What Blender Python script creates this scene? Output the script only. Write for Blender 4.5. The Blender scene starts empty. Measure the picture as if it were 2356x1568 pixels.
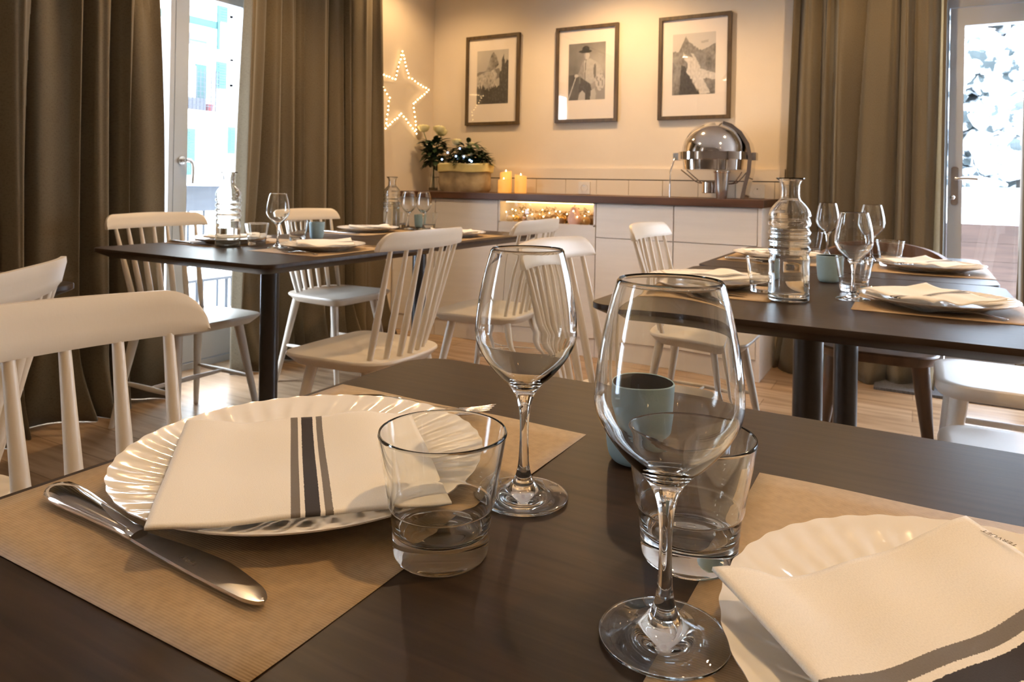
import bpy, bmesh, math, random
from mathutils import Vector, Matrix, noise
random.seed(7)
PI = math.pi
S = bpy.context.scene
COL = S.collection

# ------------------------------------------------------------------ camera, world, exposure
cam_d = bpy.data.cameras.new('camera'); cam = bpy.data.objects.new('camera', cam_d); COL.objects.link(cam)
cam_d.sensor_width = 36.0; cam_d.lens = 1645.0/2356.0*36.0; cam_d.shift_y = -362.5/2356.0
cam.matrix_world = (Matrix.Translation((0, 0, 1.017)) @ Matrix.Rotation(math.radians(29.5), 4, 'Z')
                    @ Matrix.Rotation(PI/2, 4, 'X') @ Matrix.Rotation(.018, 4, 'Z'))
cam_d.clip_start = .02; cam_d.clip_end = 200
cam_d.dof.use_dof = True; cam_d.dof.focus_distance = .56; cam_d.dof.aperture_fstop = 22
S.camera = cam
S.cycles.max_bounces = 24; S.cycles.transmission_bounces = 24; S.cycles.transparent_max_bounces = 24; S.cycles.glossy_bounces = 8
S.view_settings.view_transform = 'Standard'; S.view_settings.look = 'None'
S.view_settings.gamma = 1; S.view_settings.use_curve_mapping = False
S.view_settings.exposure = -.12
w = bpy.data.worlds.new('world'); S.world = w; w.use_nodes = True
nt = w.node_tree; bg = nt.nodes['Background']
tc = nt.nodes.new('ShaderNodeTexCoord'); sp = nt.nodes.new('ShaderNodeSeparateXYZ'); rp = nt.nodes.new('ShaderNodeValToRGB')
nt.links.new(tc.outputs['Generated'], sp.inputs[0]); nt.links.new(sp.outputs['Z'], rp.inputs[0]); nt.links.new(rp.outputs[0], bg.inputs[0])
rp.color_ramp.elements[0].position = 0; rp.color_ramp.elements[0].color = (.80, .88, 1, 1)
rp.color_ramp.elements[1].position = .6; rp.color_ramp.elements[1].color = (.66, .80, 1, 1)
bg.inputs[1].default_value = 26

WARM = (1.0, .645, .305)
def spot(x, y, z, power, size=140, blend=.6, r=.03, col=WARM, tx=0, ty=0):
    d = bpy.data.lights.new('downlight_lamp', 'SPOT'); o = bpy.data.objects.new('downlight_lamp', d); COL.objects.link(o)
    o.location = (x, y, z); o.rotation_euler = (tx, ty, 0)
    d.energy = power; d.color = col; d.spot_size = math.radians(size); d.spot_blend = blend; d.shadow_soft_size = r
    return o
ZC = 2.55
LAMPS = [(-2.4, 2.3, 60), (-2.4, .35, 20), (-2.4, -1.65, 12), (-.15, 2.35, 46), (.30, .62, 60), (-.2, -1.6, 14),
         (-1.62, 3.72, 84), (-.25, 3.55, 52), (-2.75, 3.75, 30), (1.6, 1.4, 24), (1.6, -.6, 18)]
for x, y, p in LAMPS:
    spot(x, y, ZC - .03, p)

# ------------------------------------------------------------------ materials
MATS = {}
def nodes_of(m): return m.node_tree.nodes, m.node_tree.links
def mat(name, col, rough=.5, metal=0, nscale=0, namp=.1, bump=0, bscale=None, spec=.5, emit=None, estr=0, stretch=None, coat=0, sheen=0, sss=0, trans=0, ior=1.5):
    if name in MATS: return MATS[name]
    m = bpy.data.materials.new(name); m.use_nodes = True; N, L = nodes_of(m); b = N['Principled BSDF']
    b.inputs['Base Color'].default_value = (*col, 1); b.inputs['Roughness'].default_value = rough
    b.inputs['Metallic'].default_value = metal; b.inputs['Specular IOR Level'].default_value = spec
    b.inputs['IOR'].default_value = ior
    if coat: b.inputs['Coat Weight'].default_value = coat; b.inputs['Coat Roughness'].default_value = .05
    if sheen: b.inputs['Sheen Weight'].default_value = sheen
    if trans: b.inputs['Transmission Weight'].default_value = trans
    if sss: b.inputs['Subsurface Weight'].default_value = sss; b.inputs['Subsurface Radius'].default_value = (.02, .012, .008)
    if emit: b.inputs['Emission Color'].default_value = (*emit, 1); b.inputs['Emission Strength'].default_value = estr
    if nscale or bump:
        t = N.new('ShaderNodeTexCoord'); mp = N.new('ShaderNodeMapping'); n = N.new('ShaderNodeTexNoise')
        L.new(t.outputs['Object'], mp.inputs[0]); L.new(mp.outputs[0], n.inputs['Vector'])
        if stretch: mp.inputs['Scale'].default_value = stretch
        n.inputs['Scale'].default_value = nscale or bscale or 50; n.inputs['Detail'].default_value = 4
        if nscale:
            r = N.new('ShaderNodeValToRGB'); L.new(n.outputs['Fac'], r.inputs[0]); L.new(r.outputs[0], b.inputs['Base Color'])
            r.color_ramp.elements[0].position = .3; r.color_ramp.elements[1].position = .7
            r.color_ramp.elements[0].color = (*[c*(1-namp) for c in col], 1)
            r.color_ramp.elements[1].color = (*[min(1, c*(1+namp)) for c in col], 1)
        if bump:
            n2 = n
            if bscale and bscale != nscale:
                n2 = N.new('ShaderNodeTexNoise'); n2.inputs['Scale'].default_value = bscale; L.new(mp.outputs[0], n2.inputs['Vector'])
            bp = N.new('ShaderNodeBump'); bp.inputs['Strength'].default_value = bump; bp.inputs['Distance'].default_value = .002
            L.new(n2.outputs['Fac'], bp.inputs['Height']); L.new(bp.outputs[0], b.inputs['Normal'])
    MATS[name] = m; return m

M_wall = mat('wall_paint', (.68, .585, .465), .8, nscale=3, namp=.03, bump=.15, bscale=160)
M_wall2 = mat('brown_wall_paint', (.30, .23, .17), .8, nscale=3, namp=.05)
M_ceil = mat('ceiling_paint', (.78, .74, .68), .85, nscale=3, namp=.02)
M_white = mat('white_cabinet_lacquer', (.80, .76, .72), .42, nscale=14, namp=.03, stretch=(.15, 1, 2.5))
M_gap_shade = mat('painted_gap_shade', (.05, .04, .035), .8, nscale=20, namp=.2)
M_chair = mat('white_painted_wood', (.60, .53, .43), .38, nscale=9, namp=.02, bump=.05, bscale=220, stretch=(1, 1, .3))
M_chair2 = mat('white_smooth_chair_paint', (.78, .72, .64), .35, nscale=9, namp=.02)
M_walnut = mat('walnut_wood', (.13, .065, .030), .42, nscale=26, namp=.35, stretch=(1, 1, .15))
M_frame = mat('dark_walnut_frame', (.080, .050, .020), .45, nscale=60, namp=.4, stretch=(1, 1, .12))
M_counter = mat('chestnut_worktop', (.085, .038, .020), .42, nscale=22, namp=.35, stretch=(.12, 1, 1), coat=0)
M_black = mat('black_metal', (.018, .014, .012), .32, nscale=40, namp=.2)
M_steel = mat('polished_steel', (.72, .70, .68), .07, 1, nscale=30, namp=.03)
M_steel2 = mat('brushed_steel', (.60, .58, .56), .25, 1, nscale=60, namp=.08, stretch=(1, 12, 1))
M_blade = mat('satin_knife_steel', (.62, .60, .58), .16, 1, nscale=120, namp=.05, stretch=(1, 14, 1))
M_plate = mat('white_porcelain', (.80, .77, .72), .10, nscale=4, namp=.01, coat=.3)
M_upvc = mat('grey_white_window_frame', (.44, .46, .50), .45, nscale=5, namp=.02)
M_snow = mat('snow', (.92, .94, .97), .9, nscale=6, namp=.03, bump=.3, bscale=20)
M_cup_out = mat('pale_blue_ceramic', (.29, .43, .49), .6, nscale=50, namp=.06, bump=.08, bscale=300)
M_cup_in = mat('black_glaze', (.012, .011, .011), .06, nscale=30, namp=.2)
M_gold = mat('gilt_metal', (.75, .50, .18), .25, 1, nscale=40, namp=.1)

def wood_table(name, seed):
    m = bpy.data.materials.new(name); m.use_nodes = True; N, L = nodes_of(m); b = N['Principled BSDF']
    t = N.new('ShaderNodeTexCoord'); mp = N.new('ShaderNodeMapping'); L.new(t.outputs['Object'], mp.inputs[0])
    mp.inputs['Scale'].default_value = (2.2, 34, 4); mp.inputs['Location'].default_value = (seed, seed*2, 0)
    n = N.new('ShaderNodeTexNoise'); n.inputs['Scale'].default_value = 3; n.inputs['Detail'].default_value = 8; n.inputs['Distortion'].default_value = .4
    L.new(mp.outputs[0], n.inputs['Vector'])
    r = N.new('ShaderNodeValToRGB'); L.new(n.outputs['Fac'], r.inputs[0])
    r.color_ramp.elements[0].position = .3; r.color_ramp.elements[1].position = .72
    r.color_ramp.elements[0].color = (.018, .0100, .0055, 1); r.color_ramp.elements[1].color = (.040, .0235, .0135, 1)
    L.new(r.outputs[0], b.inputs['Base Color'])
    b.inputs['Roughness'].default_value = .37; b.inputs['Specular IOR Level'].default_value = .2
    mp2 = N.new('ShaderNodeMapping'); L.new(t.outputs['Object'], mp2.inputs[0]); mp2.inputs['Scale'].default_value = (12, 260, 1)
    n2 = N.new('ShaderNodeTexNoise'); n2.inputs['Scale'].default_value = 2.5; n2.inputs['Detail'].default_value = 3; L.new(mp2.outputs[0], n2.inputs['Vector'])
    bp = N.new('ShaderNodeBump'); bp.inputs['Strength'].default_value = .05; bp.inputs['Distance'].default_value = .0002
    L.new(n2.outputs['Fac'], bp.inputs['Height']); L.new(bp.outputs[0], b.inputs['Normal'])
    return m
M_table = wood_table('dark_stained_oak', 3.1)

def kraft():
    m = bpy.data.materials.new('ribbed_kraft_paper'); m.use_nodes = True; N, L = nodes_of(m); b = N['Principled BSDF']
    t = N.new('ShaderNodeTexCoord')
    wv = N.new('ShaderNodeTexWave'); wv.bands_direction = 'Y'; wv.inputs['Scale'].default_value = 150; wv.inputs['Distortion'].default_value = .6
    wv.inputs['Detail'].default_value = 1; wv.inputs['Detail Scale'].default_value = 3
    L.new(t.outputs['Object'], wv.inputs['Vector'])
    n = N.new('ShaderNodeTexNoise'); n.inputs['Scale'].default_value = 140; n.inputs['Detail'].default_value = 5; L.new(t.outputs['Object'], n.inputs['Vector'])
    mx = N.new('ShaderNodeMath'); mx.operation = 'MULTIPLY_ADD'; L.new(wv.outputs['Fac'], mx.inputs[0]); mx.inputs[1].default_value = .45; L.new(n.outputs['Fac'], mx.inputs[2])
    r = N.new('ShaderNodeValToRGB'); L.new(mx.outputs[0], r.inputs[0])
    r.color_ramp.elements[0].position = .3; r.color_ramp.elements[1].position = 1.0
    r.color_ramp.elements[0].color = (.28, .185, .092, 1); r.color_ramp.elements[1].color = (.40, .27, .138, 1)
    L.new(r.outputs[0], b.inputs['Base Color']); b.inputs['Roughness'].default_value = .55
    bp = N.new('ShaderNodeBump'); bp.inputs['Strength'].default_value = .25; bp.inputs['Distance'].default_value = .0005
    L.new(wv.outputs['Fac'], bp.inputs['Height']); L.new(bp.outputs[0], b.inputs['Normal'])
    return m
M_kraft = kraft()

def floor_mat():
    m = bpy.data.materials.new('oak_plank_floor'); m.use_nodes = True; N, L = nodes_of(m); b = N['Principled BSDF']
    t = N.new('ShaderNodeTexCoord'); mp = N.new('ShaderNodeMapping'); L.new(t.outputs['Object'], mp.inputs[0])
    br = N.new('ShaderNodeTexBrick'); L.new(mp.outputs[0], br.inputs['Vector'])
    br.inputs['Scale'].default_value = 1; br.inputs['Brick Width'].default_value = 1.25; br.inputs['Row Height'].default_value = .19
    br.inputs['Mortar Size'].default_value = .002; br.inputs['Color1'].default_value = (.36, .235, .135, 1)
    br.inputs['Color2'].default_value = (.46, .32, .20, 1); br.inputs['Mortar'].default_value = (.25, .165, .10, 1)
    mp2 = N.new('ShaderNodeMapping'); L.new(t.outputs['Object'], mp2.inputs[0]); mp2.inputs['Scale'].default_value = (1.2, 11, 1)
    n = N.new('ShaderNodeTexNoise'); n.inputs['Scale'].default_value = 2.4; n.inputs['Detail'].default_value = 8; L.new(mp2.outputs[0], n.inputs['Vector'])
    r = N.new('ShaderNodeValToRGB'); L.new(n.outputs['Fac'], r.inputs[0])
    r.color_ramp.elements[0].position = .3; r.color_ramp.elements[0].color = (.62, .58, .54, 1); r.color_ramp.elements[1].position = .65; r.color_ramp.elements[1].color = (1, 1, 1, 1)
    mu = N.new('ShaderNodeMix'); mu.data_type = 'RGBA'; mu.blend_type = 'MULTIPLY'; mu.inputs[0].default_value = 1
    L.new(br.outputs['Color'], mu.inputs[6]); L.new(r.outputs[0], mu.inputs[7]); L.new(mu.outputs[2], b.inputs['Base Color'])
    b.inputs['Roughness'].default_value = .27
    bp = N.new('ShaderNodeBump'); bp.inputs['Strength'].default_value = .15; bp.inputs['Distance'].default_value = .001
    L.new(n.outputs['Fac'], bp.inputs['Height']); L.new(bp.outputs[0], b.inputs['Normal'])
    return m
M_floor = floor_mat()

def curtain_mat():
    m = bpy.data.materials.new('taupe_woven_curtain'); m.use_nodes = True; N, L = nodes_of(m); b = N['Principled BSDF']
    t = N.new('ShaderNodeTexCoord'); mp = N.new('ShaderNodeMapping'); L.new(t.outputs['UV'], mp.inputs[0]); mp.inputs['Scale'].default_value = (1, .25, 1)
    n = N.new('ShaderNodeTexNoise'); n.inputs['Scale'].default_value = 420; n.inputs['Detail'].default_value = 3; L.new(mp.outputs[0], n.inputs['Vector'])
    mp2 = N.new('ShaderNodeMapping'); L.new(t.outputs['UV'], mp2.inputs[0]); mp2.inputs['Scale'].default_value = (.25, 1, 1)
    n3 = N.new('ShaderNodeTexNoise'); n3.inputs['Scale'].default_value = 420; L.new(mp2.outputs[0], n3.inputs['Vector'])
    ad = N.new('ShaderNodeMath'); ad.operation = 'ADD'; L.new(n.outputs['Fac'], ad.inputs[0]); L.new(n3.outputs['Fac'], ad.inputs[1])
    r = N.new('ShaderNodeValToRGB'); L.new(ad.outputs[0], r.inputs[0])
    r.color_ramp.elements[0].position = .8; r.color_ramp.elements[0].color = (.098, .076, .044, 1)
    r.color_ramp.elements[1].position = 1.0; r.color_ramp.elements[1].color = (.132, .103, .061, 1)
    L.new(r.outputs[0], b.inputs['Base Color']); b.inputs['Roughness'].default_value = .85; b.inputs['Sheen Weight'].default_value = .25
    b.inputs['Specular IOR Level'].default_value = .2
    return m
M_curt = curtain_mat()
M_lining = mat('pale_curtain_lining', (.55, .62, .62), .8, nscale=90, namp=.05)

def glass_mat(name, col=(1, 1, 1), ior=1.5, rough=0):
    m = bpy.data.materials.new(name); m.use_nodes = True; N, L = nodes_of(m)
    N.remove(N['Principled BSDF']); g = N.new('ShaderNodeBsdfGlass'); g.inputs['IOR'].default_value = ior; g.inputs['Roughness'].default_value = rough
    g.inputs['Color'].default_value = (*col, 1)
    n = N.new('ShaderNodeTexNoise'); n.inputs['Scale'].default_value = 30
    r = N.new('ShaderNodeValToRGB'); L.new(n.outputs['Fac'], r.inputs[0])
    r.color_ramp.elements[0].color = (*[c*.995 for c in col], 1); r.color_ramp.elements[1].color = (*col, 1)
    L.new(r.outputs[0], g.inputs['Color']); L.new(g.outputs[0], N['Material Output'].inputs[0])
    return m
M_glass = glass_mat('clear_glass', (.99, .995, .99))
M_water = glass_mat('water', (.99, 1, 1), 1.33)
def pane_mat(name, tint=(1, 1, 1), refl=1.0):
    m = bpy.data.materials.new(name); m.use_nodes = True; N, L = nodes_of(m); N.remove(N['Principled BSDF'])
    tr = N.new('ShaderNodeBsdfTransparent'); tr.inputs[0].default_value = (*tint, 1)
    gl = N.new('ShaderNodeBsdfGlossy'); gl.inputs['Roughness'].default_value = .01
    fr = N.new('ShaderNodeFresnel'); ge = N.new('ShaderNodeNewGeometry'); mr = N.new('ShaderNodeMapRange')
    mr.inputs['To Min'].default_value = 1.5; mr.inputs['To Max'].default_value = 1/1.5
    L.new(ge.outputs['Backfacing'], mr.inputs['Value']); L.new(mr.outputs[0], fr.inputs[0])
    n = N.new('ShaderNodeTexNoise'); n.inputs['Scale'].default_value = 2; bp = N.new('ShaderNodeBump'); bp.inputs['Strength'].default_value = .02
    L.new(n.outputs['Fac'], bp.inputs['Height']); L.new(bp.outputs[0], gl.inputs['Normal'])
    mx = N.new('ShaderNodeMixShader'); L.new(fr.outputs[0], mx.inputs[0]); L.new(tr.outputs[0], mx.inputs[1]); L.new(gl.outputs[0], mx.inputs[2])
    L.new(mx.outputs[0], N['Material Output'].inputs[0]); return m
M_pane = pane_mat('window_pane')
def emis(name, col, st):
    m = bpy.data.materials.new(name); m.use_nodes = True; N, L = nodes_of(m); N.remove(N['Principled BSDF'])
    e = N.new('ShaderNodeEmission'); e.inputs[0].default_value = (*col, 1); e.inputs[1].default_value = st
    L.new(e.outputs[0], N['Material Output'].inputs[0]); return m
M_bulb = emis('warm_led', (1, .70, .36), 13)
M_bulb2 = emis('blue_white_led', (.35, .52, 1), 12)
M_disc = emis('lamp_lens', (1, .74, .44), 150)
M_strip = emis('niche_light_strip', (1, .60, .22), 11)

def napkin_mat():
    m = bpy.data.materials.new('striped_white_napkin'); m.use_nodes = True; N, L = nodes_of(m); b = N['Principled BSDF']
    t = N.new('ShaderNodeTexCoord'); sx = N.new('ShaderNodeSeparateXYZ'); L.new(t.outputs['UV'], sx.inputs[0])
    nz = N.new('ShaderNodeTexNoise'); nz.inputs['Scale'].default_value = 160; L.new(t.outputs['UV'], nz.inputs['Vector'])
    ma = N.new('ShaderNodeMath'); ma.operation = 'MULTIPLY_ADD'; L.new(nz.outputs['Fac'], ma.inputs[0]); ma.inputs[1].default_value = .006; L.new(sx.outputs['X'], ma.inputs[2])
    r = N.new('ShaderNodeValToRGB'); r.color_ramp.interpolation = 'CONSTANT'; L.new(ma.outputs[0], r.inputs[0])
    W = (.76, .72, .65, 1); G = (.17, .15, .13, 1); K = (.045, .04, .04, 1)
    E = r.color_ramp.elements; E[0].position = 0; E[0].color = W; E[1].position = .452; E[1].color = G
    for p, c in ((.482, W), (.497, K), (.548, W), (.563, G), (.593, W)):
        e = E.new(p); e.color = c
    wv = N.new('ShaderNodeTexNoise'); wv.inputs['Scale'].default_value = 260; wv.inputs['Detail'].default_value = 2; L.new(t.outputs['UV'], wv.inputs['Vector'])
    r2 = N.new('ShaderNodeValToRGB'); L.new(wv.outputs['Fac'], r2.inputs[0]); r2.color_ramp.elements[0].color = (.90, .90, .90, 1); r2.color_ramp.elements[0].position = .3; r2.color_ramp.elements[1].position = .6
    mu = N.new('ShaderNodeMix'); mu.data_type = 'RGBA'; mu.blend_type = 'MULTIPLY'; mu.inputs[0].default_value = 1
    L.new(r.outputs[0], mu.inputs[6]); L.new(r2.outputs[0], mu.inputs[7]); L.new(mu.outputs[2], b.inputs['Base Color'])
    b.inputs['Roughness'].default_value = .85; b.inputs['Specular IOR Level'].default_value = .2
    bp = N.new('ShaderNodeBump'); bp.inputs['Strength'].default_value = .25; bp.inputs['Distance'].default_value = .0006
    L.new(wv.outputs['Fac'], bp.inputs['Height']); L.new(bp.outputs[0], b.inputs['Normal'])
    return m
M_napkin = napkin_mat()

# ------------------------------------------------------------------ mesh helpers
def box(bm, x0, x1, y0, y1, z0, z1, mi=0):
    v = [bm.verts.new(p) for p in ((x0,y0,z0),(x1,y0,z0),(x1,y1,z0),(x0,y1,z0),(x0,y0,z1),(x1,y0,z1),(x1,y1,z1),(x0,y1,z1))]
    for f in ((0,3,2,1),(4,5,6,7),(0,1,5,4),(1,2,6,5),(2,3,7,6),(3,0,4,7)):
        fc = bm.faces.new([v[i] for i in f]); fc.material_index = mi
def tube(bm, pts, rad, seg=12, cap=True, mi=0, flat=1.0):
    pts = [Vector(p) for p in pts]; n = len(pts)
    if not hasattr(rad, '__len__'): rad = [rad]*n
    rings = []; up = None
    for i, p in enumerate(pts):
        d = (pts[min(i+1, n-1)] - pts[max(i-1, 0)]).normalized()
        if up is None:
            up = Vector((0, 0, 1)) if abs(d.z) < .9 else Vector((1, 0, 0))
        a = d.cross(up).normalized(); b_ = a.cross(d).normalized(); up = b_
        rings.append([bm.verts.new(p + (a*math.cos(2*PI*k/seg) + b_*math.sin(2*PI*k/seg)*flat)*rad[i]) for k in range(seg)])
    for i in range(n-1):
        for k in range(seg):
            f = bm.faces.new((rings[i][k], rings[i][(k+1) % seg], rings[i+1][(k+1) % seg], rings[i+1][k])); f.material_index = mi; f.smooth = True
    if cap:
        f = bm.faces.new(rings[0][::-1]); f.material_index = mi
        f = bm.faces.new(rings[-1]); f.material_index = mi
def lathe(bm, prof, seg=48, c=(0, 0, 0), mi=0, warp=None):
    """revolve (r, z) profile about z; r==0 ends become poles"""
    rings = []
    for j, (r, z) in enumerate(prof):
        if r < 1e-6: rings.append([bm.verts.new((c[0], c[1], c[2]+z))])
        else:
            ring = []
            for k in range(seg):
                a = 2*PI*k/seg; rr, zz = (r, z) if not warp else warp(r, z, a)
                ring.append(bm.verts.new((c[0]+rr*math.cos(a), c[1]+rr*math.sin(a), c[2]+zz)))
            rings.append(ring)
    for A, B in zip(rings, rings[1:]):
        for k in range(seg):
            k2 = (k+1) % seg
            if len(A) == 1 and len(B) == 1: continue
            if len(A) == 1: f = bm.faces.new((A[0], B[k2], B[k]))
            elif len(B) == 1: f = bm.faces.new((A[k], A[k2], B[0]))
            else: f = bm.faces.new((A[k], A[k2], B[k2], B[k]))
            f.smooth = True; f.material_index = mi
def spline(pts, n=6):
    out = []
    for i in range(len(pts)-1):
        p0 = pts[max(i-1, 0)]; p1 = pts[i]; p2 = pts[i+1]; p3 = pts[min(i+2, len(pts)-1)]
        for k in range(n):
            t = k/n
            out.append(tuple(.5*((2*b)+(-a+c)*t+(2*a-5*b+4*c-d)*t*t+(-a+3*b-3*c+d)*t**3) for a, b, c, d in zip(p0, p1, p2, p3)))
    out.append(tuple(pts[-1])); return out
def prism(bm, poly, z0, z1, mi=0, M=None, inset=None):
    """extrude an xy polygon from z0 to z1; inset = (dist, height) chamfer under the top outline"""
    M = M or Matrix.Identity(4)
    lo = [bm.verts.new(M @ Vector((x, y, z0))) for x, y in (inset or poly)]
    hi = [bm.verts.new(M @ Vector((x, y, z1))) for x, y in poly]
    n = len(poly)
    bm.faces.new(lo[::-1]).material_index = mi; bm.faces.new(hi).material_index = mi
    for i in range(n): bm.faces.new((lo[i], lo[(i+1) % n], hi[(i+1) % n], hi[i])).material_index = mi
def rrect(x0, x1, y0, y1, r, n=8):
    out = []
    for cx, cy, a0 in ((x1-r, y1-r, 0), (x0+r, y1-r, PI/2), (x0+r, y0+r, PI), (x1-r, y0+r, 1.5*PI)):
        for k in range(n+1):
            a = a0 + PI/2*k/n; out.append((cx+r*math.cos(a), cy+r*math.sin(a)))
    return out
def ball(bm, c, r, seg=12, sc=(1, 1, 1), mi=0):
    prof = [(r*math.sin(PI*j/(seg//2+1)), -r*math.cos(PI*j/(seg//2+1))) for j in range(seg//2+2)]
    prof[0] = (0, -r); prof[-1] = (0, r)
    n0 = len(bm.verts); lathe(bm, prof, seg, (0, 0, 0), mi); bm.verts.ensure_lookup_table()
    for v in bm.verts[n0:]: v.co = Vector((v.co.x*sc[0]+c[0], v.co.y*sc[1]+c[1], v.co.z*sc[2]+c[2]))
def bevel(bm, w, seg=2, ang=.5):
    es = [e for e in bm.edges if len(e.link_faces) == 2 and e.calc_face_angle(0) > ang]
    if es: bmesh.ops.bevel(bm, geom=es, offset=w, segments=seg, affect='EDGES', profile=.6, clamp_overlap=True)
def obj(name, bm, m, parent=None, smooth=None, loc=None, recalc=True):
    if recalc: bmesh.ops.recalc_face_normals(bm, faces=bm.faces[:])
    me = bpy.data.meshes.new(name); bm.to_mesh(me); bm.free()
    for mm in (m if isinstance(m, (list, tuple)) else [m]): me.materials.append(mm)
    o = bpy.data.objects.new(name, me); COL.objects.link(o)
    if parent is not None: o.parent = parent
    if loc: o.location = loc
    if smooth is not None: 
        for p in me.polygons: p.use_smooth = smooth
    me.set_sharp_from_angle(angle=math.radians(42))
    return o
def BM(): return bmesh.new()
def tag(o, label, cat, group=None, kind=None):
    if label: o['label'] = label
    if cat: o['category'] = cat
    if group: o['group'] = group
    if kind: o['kind'] = kind
    return o
def thing(name, label, cat, loc=(0, 0, 0), rz=0, group=None):
    o = bpy.data.objects.new(name, None); COL.objects.link(o); o.location = loc; o.rotation_euler = (0, 0, rz); o.empty_display_size = .05
    return tag(o, label, cat, group)
def struct(name, bm, m, label=None, parent=None, smooth=None):
    o = obj(name, bm, m, parent, smooth)
    if parent is None: o['kind'] = 'structure'; tag(o, label, name.split('_')[0])
    return o
def dup(root, loc, rz, label, group=None):
    r = root.copy(); COL.objects.link(r); r.location = loc; r.rotation_euler = (0, 0, rz); r['label'] = label
    if group: r['group'] = group
    for ch in list(root.children):
        c = ch.copy(); COL.objects.link(c); c.parent = r
        for g in list(ch.children):
            d = g.copy(); COL.objects.link(d); d.parent = c
    return r

# ------------------------------------------------------------------ the room
YW = 4.36; XW = -3.155; XR = 3.0; YB = -3.0
bm = BM(); box(bm, XW-.35, XR+.2, YB-.2, YW+.35, -.05, 0); struct('floor', bm, M_floor, 'light oak plank floor')
bm = BM(); box(bm, XW-.35, XR+.2, YB-.2, YW+.35, ZC, ZC+.1); struct('ceiling', bm, M_ceil, 'plain off-white ceiling above the dining room')
bm = BM()   # back wall with door opening
box(bm, XW-.35, .10, YW, YW+.30, 0, ZC); box(bm, .10, 2.60, YW, YW+.30, 2.06, ZC); box(bm, 2.60, XR+.2, YW, YW+.30, 0, ZC)
struct('wall_back', bm, M_wall, 'beige back wall behind the sideboard')
bm = BM()   # left wall with window-door opening
box(bm, XW-.35, XW, YB-.2, -1.35, 0, ZC); box(bm, XW-.35, XW, -1.35, -.75, 0, .25); box(bm, XW-.35, XW, -1.35, -.75, 2.1, ZC); box(bm, XW-.35, XW, -.75, 1.25, 0, ZC); box(bm, XW-.35, XW, 3.35, YW, 0, ZC); box(bm, XW-.35, XW, 1.25, 3.35, 2.12, ZC)
struct('wall_left', bm, M_wall, 'beige left wall with a wide glazed door opening')
bm = BM(); box(bm, XR, XR+.2, YB-.2, YW, 0, ZC)
struct('wall_right', bm, M_wall2, 'brown right wall of the room')
bm = BM(); box(bm, XW, XR, YB-.2, YB, 0, ZC); struct('wall_front', bm, M_wall2, 'brown wall behind the viewer')
bm = BM(); box(bm, XW, XW+.014, 3.36, 3.90, 0, .11); bevel(bm, .003); struct('baseboard_left', bm, M_wall, 'low skirting board on the left wall')

# backsplash boards on the back wall
bm = BM()
box(bm, XW+.001, -.66, YW-.016, YW, 1.056, 1.126)
x = XW+.001
while x < -.67:
    x1 = min(x+.222, -.66); box(bm, x, x1-.003, YW-.014, YW, .953, 1.050); x = x1
bevel(bm, .0015, 1); struct('trim_1', bm, M_wall, 'beige panelled splashback board above the wooden worktop')

bm = BM(); box(bm, XW+.001, -.66, YW-.006, YW, .953, 1.124); struct('trim_2', bm, M_gap_shade, 'dark backing sheet with painted-in shade for the gaps between the splashback boards')  # dark sheet added behind the boards; its colour stands in for seam shade
# left glazed door (door_1): two sashes
XD = -3.36
bm = BM()
box(bm, XD-.09, XD, 1.25, 1.32, 0, 2.12); box(bm, XD-.09, XD, 3.28, 3.35, 0, 2.12); box(bm, XD-.09, XD, 1.32, 3.28, 2.06, 2.12); box(bm, XD-.09, XD+.02, 1.25, 3.35, 0, .035)
bevel(bm, .004); door1 = struct('door_1', bm, M_upvc, 'white glazed terrace door between the two left curtains')
def sash(par, y0, y1, sl, sr, z0, z1, pz, handle=None):
    bm = BM(); box(bm, XD-.06, XD+.015, y0, y0+sl, z0, z1); box(bm, XD-.06, XD+.015, y1-sr, y1, z0, z1)
    box(bm, XD-.06, XD+.015, y0+sl, y1-sr, z1-.07, z1); box(bm, XD-.06, XD+.012, y0+sl, y1-sr, z0, pz)
    bevel(bm, .006); f = obj('sash', bm, M_upvc, par)
    bm = BM(); box(bm, XD-.028, XD-.024, y0+sl-.002, y1-sr+.002, pz-.002, z1-.068); obj('pane', bm, M_pane, f)
    return f
sash(door1, 1.33, 2.352, .07, .028, .04, 2.055, .20)
f = sash(door1, 2.356, 2.885, .078, .085, .04, 2.055, .20)
sash(door1, 2.889, 3.275, .07, .07, .04, 2.055, .20)
bm = BM(); tube(bm, [(XD+.015, 2.398, 1.105), (XD+.024, 2.398, 1.105)], .022, 20); tube(bm, [(XD+.02, 2.398, 1.105), (XD+.06, 2.398, 1.105)], .009, 12)
tube(bm, spline([(XD+.058, 2.398, 1.108), (XD+.062, 2.425, 1.10), (XD+.062, 2.436, 1.06), (XD+.060, 2.434, .985)], 5), [.009]*16, 10)
o = obj('door_handle', bm, M_steel2, f, True); o['label'] = 'silver lever handle'

# window in the left wall, behind the viewer
bm = BM(); box(bm, XD-.06, XD, -1.35, -1.29, .25, 2.1); box(bm, XD-.06, XD, -.81, -.75, .25, 2.1); box(bm, XD-.06, XD, -1.29, -.81, .25, .32); box(bm, XD-.06, XD, -1.29, -.81, 2.03, 2.1); box(bm, XD-.06, XD, -1.29, -.81, 1.15, 1.20)
bevel(bm, .005); w1 = struct('window_1', bm, M_upvc, 'white framed window in the left wall behind the viewer')
bm = BM(); box(bm, XD-.034, XD-.030, -1.29, -.81, .32, 2.03); obj('pane', bm, M_pane, w1)

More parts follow.
